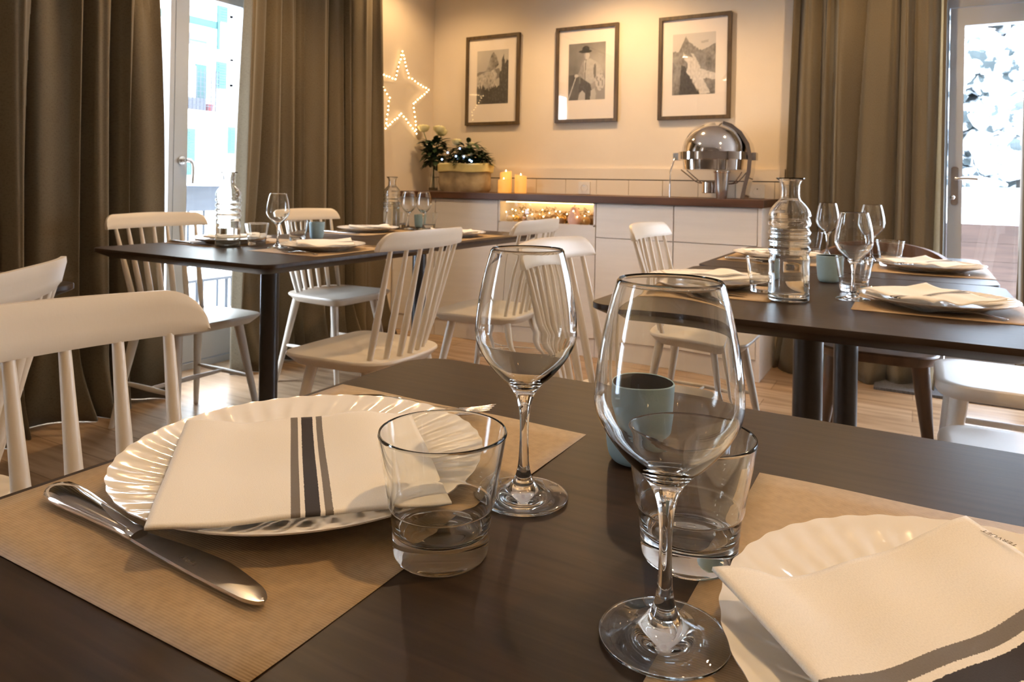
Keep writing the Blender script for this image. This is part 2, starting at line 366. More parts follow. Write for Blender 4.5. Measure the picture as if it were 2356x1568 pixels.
# right glazed door (door_2)
YD = YW+.01
bm = BM()
box(bm, .10, .138, YD, YD+.1, 0, 2.06); box(bm, 2.56, 2.60, YD, YD+.1, 0, 2.06); box(bm, .138, 2.56, YD, YD+.1, 1.972, 2.06); box(bm, .10, 2.60, YD, YD+.1, 0, .03)
bevel(bm, .004); door2 = struct('door_2', bm, M_upvc, 'pale grey glazed door at the right, beside the olive curtain')
bm = BM()
box(bm, .142, .205, YD-.012, YD+.05, .035, 1.966); box(bm, 1.0, 1.076, YD-.012, YD+.05, .035, 1.966); box(bm, .205, 1.0, YD-.012, YD+.05, 1.873, 1.966); box(bm, .205, 1.0, YD-.010, YD+.05, .035, .17)
bevel(bm, .006); f = obj('sash', bm, M_upvc, door2)
bm = BM(); box(bm, .203, 1.002, YD+.02, YD+.024, .168, 1.875); obj('pane', bm, M_pane, f)
for a_ in (1.08, 1.82):
    bm = BM(); box(bm, a_, a_+.07, YD-.012, YD+.05, .035, 1.966); box(bm, a_+.665, a_+.735, YD-.012, YD+.05, .035, 1.966); box(bm, a_+.07, a_+.665, YD-.012, YD+.05, 1.873, 1.966); box(bm, a_+.07, a_+.665, YD-.010, YD+.05, .035, .17)
    bevel(bm, .006); f2 = obj('sash', bm, M_upvc, door2)
    bm = BM(); box(bm, a_+.068, a_+.667, YD+.02, YD+.024, .168, 1.875); obj('pane', bm, M_pane, f2)
bm = BM(); prism(bm, rrect(.155, .187, .945, 1.145, .014), 0, .009, M=Matrix.Translation((0, YD-.012, 0)) @ Matrix.Rotation(PI/2, 4, 'X'))
tube(bm, [(.171, YD-.02, 1.083), (.171, YD-.06, 1.083), ], .008, 10)
tube(bm, spline([(.171, YD-.058, 1.083), (.19, YD-.06, 1.083), (.245, YD-.058, 1.083), (.27, YD-.056, 1.080)], 4), .008, 10)
ball(bm, (.162, YD-.03, .985), .013, 12)
o = obj('door_handle', bm, M_steel2, f); o['label'] = 'silver lever handle on a long plate'
# doormat
t = tag(obj('doormat', (lambda b: (prism(b, rrect(-.175, .98, 4.09, 4.33, .01), .001, .014), b)[1])(BM()), mat('grey_coir', (.085, .085, .09), .95, nscale=250, namp=.5, bump=.6, bscale=400)),
        'dark grey doormat on the floor in front of the right glazed door', 'doormat')

# ------------------------------------------------------------------ curtains
def curtain(name, label, pathf, n, z0, z1, depth, folds, phase, seed, puddle=.10, axis='y', thick=.004, edges=(1,)):
    """pathf(s, h) -> wall-parallel coordinate for s in 0..1 and height fraction h; folds stand out into the room"""
    rnd = random.Random(seed); ph = [rnd.uniform(0, 6.28) for _ in range(8)]; am = [rnd.uniform(.6, 1.25) for _ in range(folds+2)]
    bm = BM(); uv = bm.loops.layers.uv.new('UVMap'); m = 40; G = []
    for j in range(m+1):
        h = j/m; z = z0 + (z1-z0)*h; row = []
        for i in range(n+1):
            s = i/n; k = s*folds; a = am[int(k) % len(am)]*(1-(k-int(k))) + am[(int(k)+1) % len(am)]*(k-int(k))
            wob = .35*math.sin(ph[0]+h*2.1+s*7)+.25*math.sin(ph[1]+h*4.3+s*3)
            kk = k + phase + .22*wob + .30*math.sin(ph[7]+h*1.0+k*1.9) + .12*math.sin(ph[3]+k*4.3)
            c = 1.9*abs(math.sin(PI*kk))**.62 - .95
            d = depth*(.62+.38*(1-h))*a*(c + .16*math.sin(5*PI*kk+ph[2]+h*2.5)*h**.5 + .10*math.sin(2*PI*kk*.37+ph[6]))
            q = pathf(s, h) + .10*depth*math.sin(2*PI*kk)*a
            if z < .30:
                e = (.30-z)/.30
                d += puddle*e**1.6*(.45+.55*math.sin(s*folds*2.3+ph[3])) ; q += .03*e*math.sin(s*folds*3.1+ph[4])
                z2 = z + .0015*e*max(0, math.sin(s*folds*2.9+ph[5]))
            else: z2 = z
            row.append((d, q, z2, s))
        G.append(row)
    V = []
    for j, row in enumerate(G):
        r = []
        for d, q, z, s in row:
            co = (XP + d, q, z) if axis == 'y' else (q, XP - d, z)
            r.append(bm.verts.new(co))
        V.append(r)
    for j in range(m):
        for i in range(n):
            f = bm.faces.new((V[j][i], V[j][i+1], V[j+1][i+1], V[j+1][i])); f.smooth = True
            for l, (jj, ii) in zip(f.loops, ((j, i), (j, i+1), (j+1, i+1), (j+1, i))): l[uv].uv = (ii/n*1.6, jj/m*2.4)
    o = obj('drape', bm, M_curt, None, recalc=False)
    sm = o.modifiers.new('solid', 'SOLIDIFY'); sm.thickness = thick
    root = thing(name, label, 'curtain'); o.parent = root
    # hidden-at-the-top heading rail and the thin lining edge
    lin = BM(); pts = [(G[j][n][0]-.012, G[j][n][1]+.006, G[j][n][2]) for j in range(m+1)]
    
    sg = 1
    if edges:
        prev = None
        for d, q, z in pts:
            co = ((XP+d, q, z), (XP+d-.035, q-.05*sg, z)) if axis == 'y' else ((q, XP-d, z), (q-.05*sg, XP-d+.035, z))
            cur = [lin.verts.new(c) for c in co]
            if prev: lin.faces.new((prev[0], prev[1], cur[1], cur[0])).smooth = True
            prev = cur
    if edges:
        lo = obj('lining', lin, M_lining, root); sm = lo.modifiers.new('solid', 'SOLIDIFY'); sm.thickness = .002
    return root
XP = -3.075
curtain('curtain', 'long taupe curtain at the far left, covering the left side of the terrace door', lambda s, h: .35 + s*(1.735), 620, .002, 2.46, .066, 12, .4, 3, .13, edges=())
curtain('curtain', 'long taupe curtain between the terrace door and the lit star', lambda s, h: (2.50+.08*h**1.2) + s*((3.74-.10*h)-(2.50+.08*h**1.2)), 420, .002, 2.46, .060, 9, 2.0, 9, .09, edges=())
XP = 4.265
curtain('curtain', 'olive curtain right of the sideboard, left of the glazed door', lambda s, h: (-.655+.06*h) + s*(.765-.055*h), 380, .002, 2.46, .058, 6, 1.0, 5, .06, axis='x')
curtain('curtain', 'dark curtain edge at the far right of the glazed door', lambda s, h: (.434+.018*h) + s*.085, 60, .002, 2.46, .030, 2, 2.2, 12, .03, axis='x', edges=())

# curtain rods
bm = BM(); tube(bm, [(-3.075, .3, 2.49), (-3.075, 3.85, 2.49)], .012, 12); tag(obj('curtain_rod', bm, M_black, None, True), 'black curtain rod along the left wall', 'curtain rod')
bm = BM(); tube(bm, [(-.70, 4.265, 2.49), (1.15, 4.265, 2.49)], .012, 12); tag(obj('curtain_rod', bm, M_black, None, True), 'black curtain rod above the right glazed door', 'curtain rod')

# ------------------------------------------------------------------ downlights
for i, (x, y, p) in enumerate(LAMPS):
    where = ['over the far left tables', 'over the table at the far left edge', 'behind the viewer on the left', 'over the right tables', 'over the nearest table', 'behind the viewer in the middle',
             'near the back wall above the middle picture', 'near the back wall above the olive curtain', 'near the back wall above the star', 'at the right side of the room', 'behind the viewer on the right'][i]
    root = thing('ceiling_downlight', 'round recessed ceiling downlight ' + where, 'ceiling light', (x, y, ZC), 0, 'ceiling downlights')
    if i == 0:
        bm = BM(); lathe(bm, [(.034, -.001), (.050, -.001), (.050, -.008), (.044, -.011), (.034, -.008), (.034, -.001)], 24); ring_me = obj('ring', bm, M_steel2, root).data
        bm = BM(); lathe(bm, [(0, -.004), (.033, -.004)], 24); lens_me = obj('lens', bm, M_disc, root).data
    else:
        for nm, me in (('ring', ring_me), ('lens', lens_me)):
            o = bpy.data.objects.new(nm, me); COL.objects.link(o); o.parent = root

# ------------------------------------------------------------------ sideboard
YF = 3.90
bm = BM(); box(bm, XW+.004, -.690, 3.875, YW-.001, .912, .952); bevel(bm, .003)
tag(obj('worktop', bm, M_counter), 'long reddish-brown wooden worktop running along the back wall', 'worktop')
def cab(x0, x1, parts, label, side=None):
    root = thing('base_cabinet', label, 'cabinet', (x0, YF, 0), 0, 'base cabinets of the sideboard'); W = x1-x0
    bm = BM(); box(bm, .001, W-.001, .022, YW-YF-.003, .11, .910)
    obj('body', bm, M_white, root)
    bm = BM(); box(bm, .001, W-.001, .012, .030, .001, .108); obj('kick_board', bm, M_white, root)
    for nm, a, b in parts:
        bm = BM(); box(bm, .0022, W-.0022, 0, .020, a, b); bevel(bm, .0015, 1); obj(nm, bm, M_white, root)
    return root
cab(XW+.004, -2.792, [('door', .114, .905)], 'narrow white base cabinet at the left end, beside the curtain')
cab(-2.790, -2.306, [('door', .114, .905)], 'white base cabinet with a full-height door, left of the lit niche')
cab(-1.636, -1.173, [('door', .114, .706), ('drawer', .711, .905)], 'white base cabinet with a drawer, right of the lit niche')
r5 = cab(-1.171, -.722, [('door', .114, .706), ('drawer', .711, .905)], 'white base cabinet with a drawer, at the right end under the chafing dish')
bm = BM(); box(bm, -.720-(-1.171), -.700-(-1.171), -.006, YW-YF-.003, .001, .910); bevel(bm, .0015, 1); obj('side_panel', bm, M_white, r5)
# niche cabinet
root = thing('display_cabinet', 'white cabinet with a glazed lit niche full of ornaments', 'cabinet', (-2.304, YF, 0)); W = .666
bm = BM(); box(bm, .001, W-.001, .022, YW-YF-.003, .11, .770); box(bm, .001, .014, .0, .38, .770, .906); box(bm, W-.014, W-.001, .0, .38, .770, .906); box(bm, .014, W-.014, .34, .36, .770, .906); box(bm, .014, W-.014, .0, .34, .904, .909)
obj('body', bm, M_white, root)
bm = BM(); box(bm, .001, W-.001, .012, .030, .001, .108); obj('kick_board', bm, M_white, root)
bm = BM(); box(bm, .0022, W-.0022, 0, .020, .114, .778); bevel(bm, .0015, 1); obj('door', bm, M_white, root)
bm = BM(); box(bm, .016, W-.016, .004, .007, .779, .903); obj('glass_front', bm, M_pane, root)
bm = BM(); box(bm, .03, W-.03, .30, .315, .894, .900); box(bm, .03, W-.03, .05, .058, .898, .902); o = obj('light_strip', bm, M_strip, root); o['label'] = 'glowing warm light strip'
# ornaments in the niche
OC = [('gold', M_gold), ('cream', mat('cream_bauble', (.75, .62, .42), .25, nscale=40, namp=.1)), ('brown', mat('brown_bauble', (.20, .11, .05), .3, nscale=50, namp=.3)),
      ('bronze', mat('bronze_bauble', (.45, .27, .10), .3, .8, nscale=40, namp=.2)), ('white', mat('white_bauble', (.85, .80, .72), .4, nscale=40, namp=.05))]
rnd = random.Random(4); k = 0
proto = {}
X = -2.272
spots_ = []
for row, yy in enumerate((YF+.055, YF+.12, YF+.185)):
    x = -2.268 + row*.02
    while x < -1.70:
        r = rnd.uniform(.019, .029) + .004*row; x += r+.001
        if not (-1.86 < x < -1.74 and row == 0): spots_.append((x, yy+rnd.uniform(-.006, .006), r, row))
        x += r+.003
for i, (x, y, r, row) in enumerate(spots_):
    cn, cm = OC[rnd.randrange(5)]
    if cn not in proto:
        root = thing('bauble', '', 'ornament'); bm = BM(); ball(bm, (0, 0, 1), 1, 20); obj('globe', bm, cm, root, True)
        bm = BM(); lathe(bm, [(0, 1.98), (.22, 1.97), (.22, 2.16), (0, 2.16)], 12); obj('cap', bm, M_gold, root); proto[cn] = root
        r_ = root
    else: r_ = dup(proto[cn], (0, 0, 0), 0, '')
    r_.location = (x, y, .771); r_.scale = (r, r, r)
    r_['label'] = 'small %s bauble in the lit niche, %s row' % (cn, ('front', 'middle', 'rear')[row]); r_['group'] = '%s baubles in the %s row of the niche' % (cn, ('front', 'middle', 'rear')[row])
M_garl = mat('gold_brown_garland', (.34, .20, .07), .45, .3, nscale=60, namp=.6)
bm = BM(); rr = random.Random(2)
for k_ in range(520):
    px_ = -2.27+.60*rr.random(); a_ = rr.uniform(0, 6.28); pz_ = .80+.055*rr.random()+.012*math.sin(px_*30); py_ = YF+.235+rr.uniform(-.02, .02); c_ = Vector((px_, py_, pz_)); d_ = Vector((math.cos(a_), -.7, math.sin(a_))).normalized()*rr.uniform(.012, .022); w_ = Vector((-d_.z, 0, d_.x))*.16
    bm.faces.new([bm.verts.new(c_), bm.verts.new(c_+d_*.5+w_), bm.verts.new(c_+d_), bm.verts.new(c_+d_*.5-w_)])
tag(obj('garland', bm, M_garl, None, recalc=False), 'gold and brown leafy garland along the back of the lit niche', 'garland', kind='stuff')
root = thing('pear_ornament', 'large pink and white pear-shaped ornament at the right of the lit niche', 'ornament', (-1.80, YF+.055, .771))
bm = BM(); lathe(bm, spline([(0, 0), (.030, .004), (.042, .035), (.030, .072), (.022, .095), (.014, .108), (0, .112)], 4), 24); obj('body', bm, mat('pink_frosted', (.80, .52, .45), .5, nscale=12, namp=.2), root, True)
bm = BM(); tube(bm, [(0, 0, .110), (.002, 0, .122)], .003, 8); obj('stem', bm, M_gold, root)
root = thing('string_lights', 'string of tiny warm bulbs lying over the ornaments in the lit niche', 'string lights', (0, 0, 0))
pts = [(-2.27+.028*i, YF+.045+.03*math.sin(i*1.7), .835+.022*math.sin(i*2.3)) for i in range(21)]
bm = BM(); tube(bm, spline(pts, 3), .0012, 6); obj('wire', bm, M_gold, root)
bmb = BM(); ball(bmb, (0, 0, 0), .0042, 8); b0 = obj('bulb', bmb, M_bulb, root, True); b0.location = pts[0]
for p in pts[1:]:
    o = b0.copy(); COL.objects.link(o); o.location = p; o.parent = root

# ------------------------------------------------------------------ pictures
def inp(u, v, poly):
    c = False; n = len(poly)
    for i in range(n):
        (x1, y1), (x2, y2) = poly[i], poly[i-1]
        if (y1 > v) != (y2 > v) and u < (x2-x1)*(v-y1)/(y2-y1)+x1: c = not c
    return c
def photo_mountain(u, v, seed, steep):
    n = noise.fractal(Vector((u*4+seed, v*4, seed)), 1, 2, 5); n2 = noise.noise(Vector((u*22+seed, v*22, 1)))
    uu, vv = u+.018*n2+.02*n, v+.014*n2
    if steep:
        if inp(uu, vv, [(.22, .50), (.30, .47), (.38, .33), (.64, .0), (.16, .0), (.19, .25)]): return .045+.03*n2
        if inp(uu, vv, [(.24, .70), (.30, .66), (.52, .58), (.66, .42), (1.1, .30), (1.1, .22), (.72, .26), (.88, .02), (.66, .0), (.46, .25), (.34, .36), (.36, .50), (.26, .60)]): return .58+.16*n2
        if inp(uu, vv, [(.42, .68), (.50, .66), (.66, .44), (.60, .42)]): return .52+.12*n2
        if inp(uu, vv, [(-.1, .72), (.14, .71), (.24, .85), (.315, .965), (.38, .86), (.52, .79), (.66, .71), (.85, .76), (1.1, .86), (1.1, -.1), (-.1, -.1)]): return .20+.16*n+.09*n2
        if inp(u, v, [(.66, .86), (.84, .88), (.83, .84), (.68, .82)]): return .38
        return .50+.05*v
    if vv < .28+.10*abs(math.sin(u*38+3*n))*.6+.05*n: return .05+.07*max(0, n2)
    if inp(uu, vv, [(.72, .3), (.70, .55), (.78, .62), (.80, .80), (.86, .92), (.90, .74), (.96, .82), (1.1, .7), (1.1, .2), (.6, .2)]): return .055+.10*max(0, n2)
    if inp(uu, vv, [(.52, .97), (.44, .90), (.38, .74), (.28, .60), (.40, .60), (.60, .66), (.70, .74), (.62, .90)]): return .22+.16*n+.12*n2
    if inp(uu, vv, [(-.1, .50), (.20, .58), (.52, .66), (.66, .56), (.60, .40), (.70, .30), (-.1, .22)]): return .42+.22*n2+.12*n
    if inp(uu, vv, [(-.1, .58), (.28, .62), (.7, .66), (.8, .5), (-.1, .3)]): return .17
    return .40+.05*v+.03*n
def photo_man(u, v, seed):
    n = noise.fractal(Vector((u*3+seed, v*3, 2)), 1, 2, 4); n2 = noise.noise(Vector((u*20, v*20, 3)))
    def ell(cx, cy, rx, ry): return ((u-cx)/rx)**2+((v-cy)/ry)**2 < 1
    bgc = .16+.05*n + .22*math.exp(-((u-.85)/.35)**2-((v-.60)/.30)**2) - .08*(u < .3)*(v < .45)
    if u > .55 and v < .35: bgc = .30+.05*n
    if ell(.455, .853, .175, .030) or ell(.465, .898, .095, .050): return .025
    if ell(.50, .785, .072, .075): return .46 - (.14 if u < .46 else 0) - (.08 if v > .82 else 0)
    if ell(.22, .43, .055, .030): return .48
    if abs((u-.03)-(v-.06)*.51) < .012 and v < .42: return .50
    if inp(u, v, [(.27, 0), (.30, .10), (.38, .17), (.46, .12), (.46, 0)]): return .42
    if inp(u, v, [(.60, 0), (.62, .16), (.72, .20), (.76, .10), (.74, 0)]): return .44
    if ell(.86, .30, .12, .15): return (.50 if n2 > -.2 else .24)
    if inp(u, v, [(.34, .40), (.60, .28), (.64, .17), (.60, .0), (.46, .0), (.40, .16), (.27, .12)]): return .06+.06*max(0, n2)
    if inp(u, v, [(.37, .66), (.48, .715), (.60, .72), (.74, .67), (.86, .60), (.94, .46), (.80, .36), (.66, .29), (.54, .26), (.40, .34), (.34, .42), (.22, .40), (.31, .52)]):
        if abs(u-.475+.08*(.7-v)) < .012 and v > .35: return .14
        if ell(.72, .50, .035, .13): return .14
        return .42+.07*n2 - (.16 if u < .42 else 0)
    return max(.03, bgc)
def picture(x0, x1, px0, px1, pz0, pz1, fn, label):
    z0, z1 = 1.428, 2.067; xc, zc = (x0+x1)/2, (z0+z1)/2
    root = thing('framed_picture', label, 'picture', (xc, YW, z0)); a, b, H = x0-xc, x1-xc, z1-z0; fw = .022
    bm = BM(); box(bm, a, a+fw, -.026, -.001, 0, H); box(bm, b-fw, b, -.026, -.001, 0, H); box(bm, a+fw, b-fw, -.026, -.001, 0, fw); box(bm, a+fw, b-fw, -.026, -.001, H-fw, H); bevel(bm, .0015, 1)
    obj('frame', bm, M_frame, root)
    bm = BM(); box(bm, a+fw, b-fw, -.012, -.002, fw, H-fw); obj('mat_board', bm, mat('ivory_mat_board', (.80, .72, .64), .8, nscale=200, namp=.02), root)
    bm = BM(); cl = bm.loops.layers.color.new('Col'); NX, NZ = 74, 106
    V = [[bm.verts.new((px0-xc+(px1-px0)*i/NX, -.0125, pz0-z0+(pz1-pz0)*j/NZ)) for i in range(NX+1)] for j in range(NZ+1)]
    for j in range(NZ):
        for i in range(NX):
            f = bm.faces.new((V[j][i], V[j][i+1], V[j+1][i+1], V[j+1][i]))
            for l, (jj, ii) in zip(f.loops, ((j, i), (j, i+1), (j+1, i+1), (j+1, i))):
                g = max(.01, min(.9, fn(ii/NX, jj/NZ))); g = g**.9; g=g**.4545; l[cl] = (g*1.0, g*.97, g*.93, 1)
    m = MATS.get('print')
    if not m:
        m = bpy.data.materials.new('grey_photo_print'); m.use_nodes = True; N, L = nodes_of(m); at = N.new('ShaderNodeVertexColor'); at.layer_name = 'Col'
        L.new(at.outputs[0], N['Principled BSDF'].inputs['Base Color']); N['Principled BSDF'].inputs['Roughness'].default_value = .5; MATS['print'] = m
    obj('print', bm, m, root, recalc=False)
    bm = BM(); box(bm, a+fw, b-fw, -.0185, -.0165, fw, H-fw); obj('glazing', bm, M_pane, root)
picture(-2.855, -2.414, -2.765, -2.505, 1.579, 1.960, lambda u, v: photo_mountain(u, v, 2.0, False), 'framed grey photograph of a peak behind dark trees, nearest the star')
picture(-2.133, -1.688, -2.040, -1.776, 1.577, 1.953, lambda u, v: photo_man(u, v, 5.0), 'framed grey photograph of a standing man in a dark hat, the middle picture')
picture(-1.418, -.973, -1.330, -1.066, 1.580, 1.956, lambda u, v: photo_mountain(u, v, 8.0, True), 'framed grey photograph of a pointed peak above a white slope, above the chafing dish')

# ------------------------------------------------------------------ star of lights on the left wall
root = thing('star_light', 'five-pointed star outlined in warm fairy lights on the left wall', 'star light', (XW, 3.97, 1.58))
SP = [(3.955, 1.925), (4.035, 1.752), (4.270, 1.692), (4.088, 1.572), (4.135, 1.360), (3.955, 1.487), (3.790, 1.375), (3.822, 1.588), (3.660, 1.735), (3.885, 1.722)]
bulbs = []; path = []
for i in range(10):
    a, b = SP[i], SP[(i+1) % 10]; n = 7 if i % 2 == 0 else 7
    for k in range(n):
        t_ = k/n; bulbs.append((a[0]+(b[0]-a[0])*t_+random.uniform(-.004, .004), a[1]+(b[1]-a[1])*t_+random.uniform(-.004, .004)))
bm = BM(); tube(bm, [(.016, y-3.97, z-1.58) for y, z in SP+[SP[0]]], .0022, 6); obj('wire_frame', bm, M_gold, root)
bm = BM(); ball(bm, (0, 0, 0), .0052, 8); b0 = obj('bulb', bm, M_bulb, root, True)
for i, (y, z) in enumerate(bulbs):
    o = b0 if i == 0 else b0.copy()
    if i: COL.objects.link(o); o.parent = root
    o.location = (.022, y-3.97, z-1.58)

# ------------------------------------------------------------------ sockets
def socket(x, label):
    root = thing('wall_socket', label, 'socket', (x, YW-.014, .957)); ms = mat('white_socket_plastic', (.66, .60, .52), .35, nscale=30, namp=.02)
    bm = BM(); prism(bm, rrect(-.041, .041, 0, .080, .006), 0, .008, M=Matrix.Rotation(PI/2, 4, 'X')); bevel(bm, .001, 1); obj('plate', bm, ms, root)
    bm = BM(); n0 = 0; lathe(bm, [(.026, 0), (.026, .003), (.022, .003), (.021, -.010), (0, -.010)], 28)
    for v in bm.verts: v.co = Vector((v.co.x, -v.co.z-.0081, v.co.y+.040))
    obj('socket_well', bm, ms, root, True)
    bm = BM(); tube(bm, [(0, .0015, .052), (0, -.012, .052)], .0028, 10); [tube(bm, [(sx, .0017, .040), (sx, .0012, .040)], .003, 8) for sx in (-.0095, .0095)]; obj('pin', bm, M_steel2, root)
socket(-1.907, 'white wall socket on the splashback above the middle of the worktop')
socket(-.808, 'white wall socket on the splashback right of the chafing dish')

# ------------------------------------------------------------------ candles
ZT = .9522
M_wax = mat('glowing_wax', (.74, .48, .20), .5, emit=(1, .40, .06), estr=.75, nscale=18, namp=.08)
def candle(x, y, h, r, label):
    root = thing('pillar_candle', label, 'candle', (x, y, ZT), 0, 'lit pillar candles')
    def wp(rr, zz, a): return rr, zz + (.006*math.sin(a+x*20) if zz > h*.8 else 0)
    bm = BM(); lathe(bm, [(0, 0), (r-.002, 0), (r, .003), (r, h-.012), (r-.001, h), (r-.005, h-.002), (r-.008, h-.014), (0, h-.016)], 32, warp=wp); obj('wax', bm, M_wax, root, True)
    bm = BM(); lathe(bm, spline([(0, h-.017), (.004, h-.010), (.005, h), (.002, h+.012), (0, h+.016)], 3), 10); o = obj('flame', bm, M_bulb, root, True); o['label'] = 'small glowing flame tip'
candle(-2.445, 4.235, .142, .040, 'tall glowing pillar candle, left and rear of the candle group')
candle(-2.412, 4.150, .088, .038, 'short glowing pillar candle in front of the tall one')
candle(-2.318, 4.215, .118, .040, 'glowing pillar candle, rightmost of the three on the worktop')

# ------------------------------------------------------------------ vase with roses, sack planter
M_leaf = mat('dark_green_leaf', (.025, .050, .018), .5, nscale=30, namp=.3)
M_stem = mat('green_stem', (.06, .10, .03), .5, nscale=40, namp=.2)
M_rose = mat('cream_rose_petal', (.80, .74, .42), .7, nscale=24, namp=.08)
def leaf(bm, p, d, L, Wd, curl=.25):
    d = Vector(d).normalized(); up = Vector((0, 0, 1)); s = d.cross(up)
    s = s.normalized() if s.length > .1 else Vector((1, 0, 0)); n = s.cross(d)
    prev = None
    for k in range(6):
        t_ = k/5; wv = Wd*math.sin(PI*min(1, t_*.92+.05))**.8; c = Vector(p)+d*L*t_+n*(-curl*L*t_*t_)
        cur = [bm.verts.new(c-s*wv+n*wv*.25), bm.verts.new(c), bm.verts.new(c+s*wv+n*wv*.25)]
        if prev:
            bm.faces.new((prev[0], prev[1], cur[1], cur[0])).smooth = True; bm.faces.new((prev[1], prev[2], cur[2], cur[1])).smooth = True
        prev = cur
def rose(par, c, r, seed):
    rr = random.Random(seed); bm = BM()
    ball(bm, c, r*.42, 12)
    for lay in range(5):
        n = [3, 4, 5, 6, 7][lay]; R_ = r*(.46+.14*lay); top = .90-.085*lay
        for k in range(n):
            a0 = 2*PI*k/n+lay*.7+rr.uniform(-.1, .1); w_ = 2*PI/n*1.25; g = []
            for j in range(7):
                t_ = j/6; ph_ = PI*(.04+top*t_); row = []
                for i in range(7):
                    e = i/6-.5; a = a0+e*w_*math.sin(PI*(.12+.62*t_)); flare = r*.16*max(0, t_-.72)/.28*(lay/4)
                    q = R_*math.sin(ph_)+flare; zz = -R_*math.cos(ph_)*.88 - e*e*r*.35*t_ - flare*.35
                    row.append(bm.verts.new((c[0]+q*math.cos(a), c[1]+q*math.sin(a), c[2]+zz)))
                g.append(row)
            for j in range(6):
                for i in range(6): bm.faces.new((g[j][i], g[j][i+1], g[j+1][i+1], g[j+1][i])).smooth = True
    o = obj('flower_head', bm, M_rose, par); o['label'] = 'cream rose head'
    return o
vx, vy = -3.005, 4.17
root = thing('glass_vase', 'slim clear glass vase at the left end of the worktop', 'vase', (vx, vy, ZT))
vp_o = [(0, 0), (.030, 0), (.033, .004), (.029, .05), (.019, .12), (.017, .165), (.024, .205)]; vp_i = [(.0225, .205), (.0155, .165), (.0175, .12), (.0275, .05), (.028, .012), (0, .010)]
bm = BM(); lathe(bm, spline(vp_o, 4)+spline(vp_i, 4), 32); obj('body', bm, M_glass, root, True)
root = thing('rose_bouquet', 'bunch of cream roses with dark leaves in the slim glass vase', 'flowers', (vx, vy, ZT))
heads = [(-.095, .0, .458), (.055, -.02, .446), (.020, .06, .43)]
bm = BM()
for hx, hy, hz in heads: tube(bm, spline([(hx*.1, hy*.1, .018), (hx*.05, hy*.1, .20), (hx*.55, hy*.6, .33), (hx, hy, hz-.03)], 5), .0028, 8)
obj('stems', bm, M_stem, root)
for i, h in enumerate(heads): rose(root, h, .040, i+1)
bm = BM(); rr = random.Random(3)
for k in range(150):
    a = rr.uniform(0, 6.28); e = rr.uniform(-.5, .9); rad = rr.uniform(.01, .055); z = rr.uniform(.215, .36)
    if k < 16: z = rr.uniform(.16, .22); e = rr.uniform(-.9, -.1); rad=rr.uniform(.02,.04)
    leaf(bm, (rad*math.cos(a), rad*math.sin(a), z), (math.cos(a), math.sin(a), e), rr.uniform(.05, .085), rr.uniform(.015, .025))
obj('leaves', bm, M_leaf, root)
# sack planter
sx, sy = -2.725, 4.16
root = thing('sack_planter', 'beige cloth sack with a folded yellow rim holding the plant', 'planter', (sx, sy, ZT))
M_sack = mat('beige_linen_sack', (.34, .27, .17), .9, nscale=11, namp=.35, bump=.5, bscale=220); M_sack2 = mat('yellow_cloth_fold', (.62, .53, .24), .85, nscale=20, namp=.08, bump=.4, bscale=200)
def sackring(z, rx, ry, wv, n=48, ph=0):
    out = []
    for k in range(n):
        a = 2*PI*k/n; c, s_ = math.cos(a), math.sin(a); q = (abs(c)**5+abs(s_)**5)**(-1/5); w_ = 1+wv*math.sin(a*5+ph)+wv*.6*math.sin(a*9+1+ph*2)
        out.append((rx*c*q*w_, ry*s_*q*w_, z+wv*.12*math.sin(a*4+ph)))
    return out
def loftrings(bm, rings, cap0=True, cap1=False):
    R = [[bm.verts.new(p) for p in r] for r in rings]
    for A, B in zip(R, R[1:]):
        for k in range(len(A)): bm.faces.new((A[k], A[(k+1) % len(A)], B[(k+1) % len(A)], B[k])).smooth = True
    if cap0: bm.faces.new(R[0][::-1])
    if cap1: bm.faces.new(R[-1])
bm = BM(); loftrings(bm, [sackring(.001, .160, .085, .01), sackring(.02, .176, .092, .02, ph=1), sackring(.07, .180, .095, .03, ph=2), sackring(.12, .178, .092, .03, ph=2.5), sackring(.175, .180, .094, .02, ph=3), sackring(.175, .168, .084, .02, ph=3), sackring(.13, .165, .082, .02, ph=3)], True, True); obj('sack', bm, M_sack, root)
bm = BM(); loftrings(bm, [sackring(.192, .176, .090, .02, ph=3), sackring(.196, .186, .098, .02, ph=3), sackring(.188, .193, .105, .02, ph=3), sackring(.140, .190, .103, .025, ph=2.7), sackring(.136, .184, .098, .025, ph=2.7), sackring(.180, .182, .096, .02, ph=3)], False, False); o = obj('folded_rim', bm, M_sack2, root); o['label'] = 'folded-over yellow rim'
root = thing('potted_plant', 'leafy plant with small cream flowers growing out of the cloth sack', 'plant', (sx, sy, ZT))
bm = BM(); rr = random.Random(8)
for k in range(330):
    a = rr.uniform(0, 6.28); q = rr.uniform(0, 1)**.5; z = .170+.185*(1-q*q*.7)*rr.uniform(.15, 1)
    leaf(bm, (.145*q*math.cos(a)+.02, .075*q*math.sin(a), z), (math.cos(a), math.sin(a)*.7, rr.uniform(-.2, .9)), rr.uniform(.045, .075), rr.uniform(.011, .018), .4)
for k in range(5): leaf(bm, (.12, -.02+.01*k, .22), (.8, -.3+.15*k, .55-.1*k), .10, .008, .5)
obj('leaves', bm, M_leaf, root)
bm = BM()
for k in range(9):
    a = k*.7; tube(bm, [(.05*math.cos(a), .03*math.sin(a), .14), (.09*math.cos(a), .05*math.sin(a), .25)], .0022, 6)
obj('stems', bm, M_stem, root)
rose(root, (-.065, -.02, .352), .033, 9); rose(root, (.03, -.06, .245), .022, 10); rose(root, (.055, -.02, .335), .018, 11); rose(root, (.08, -.05, .262), .014, 12)
root = thing('string_lights', 'tiny blue-white lights scattered through the sack plant', 'string lights', (sx, sy-.02, ZT))
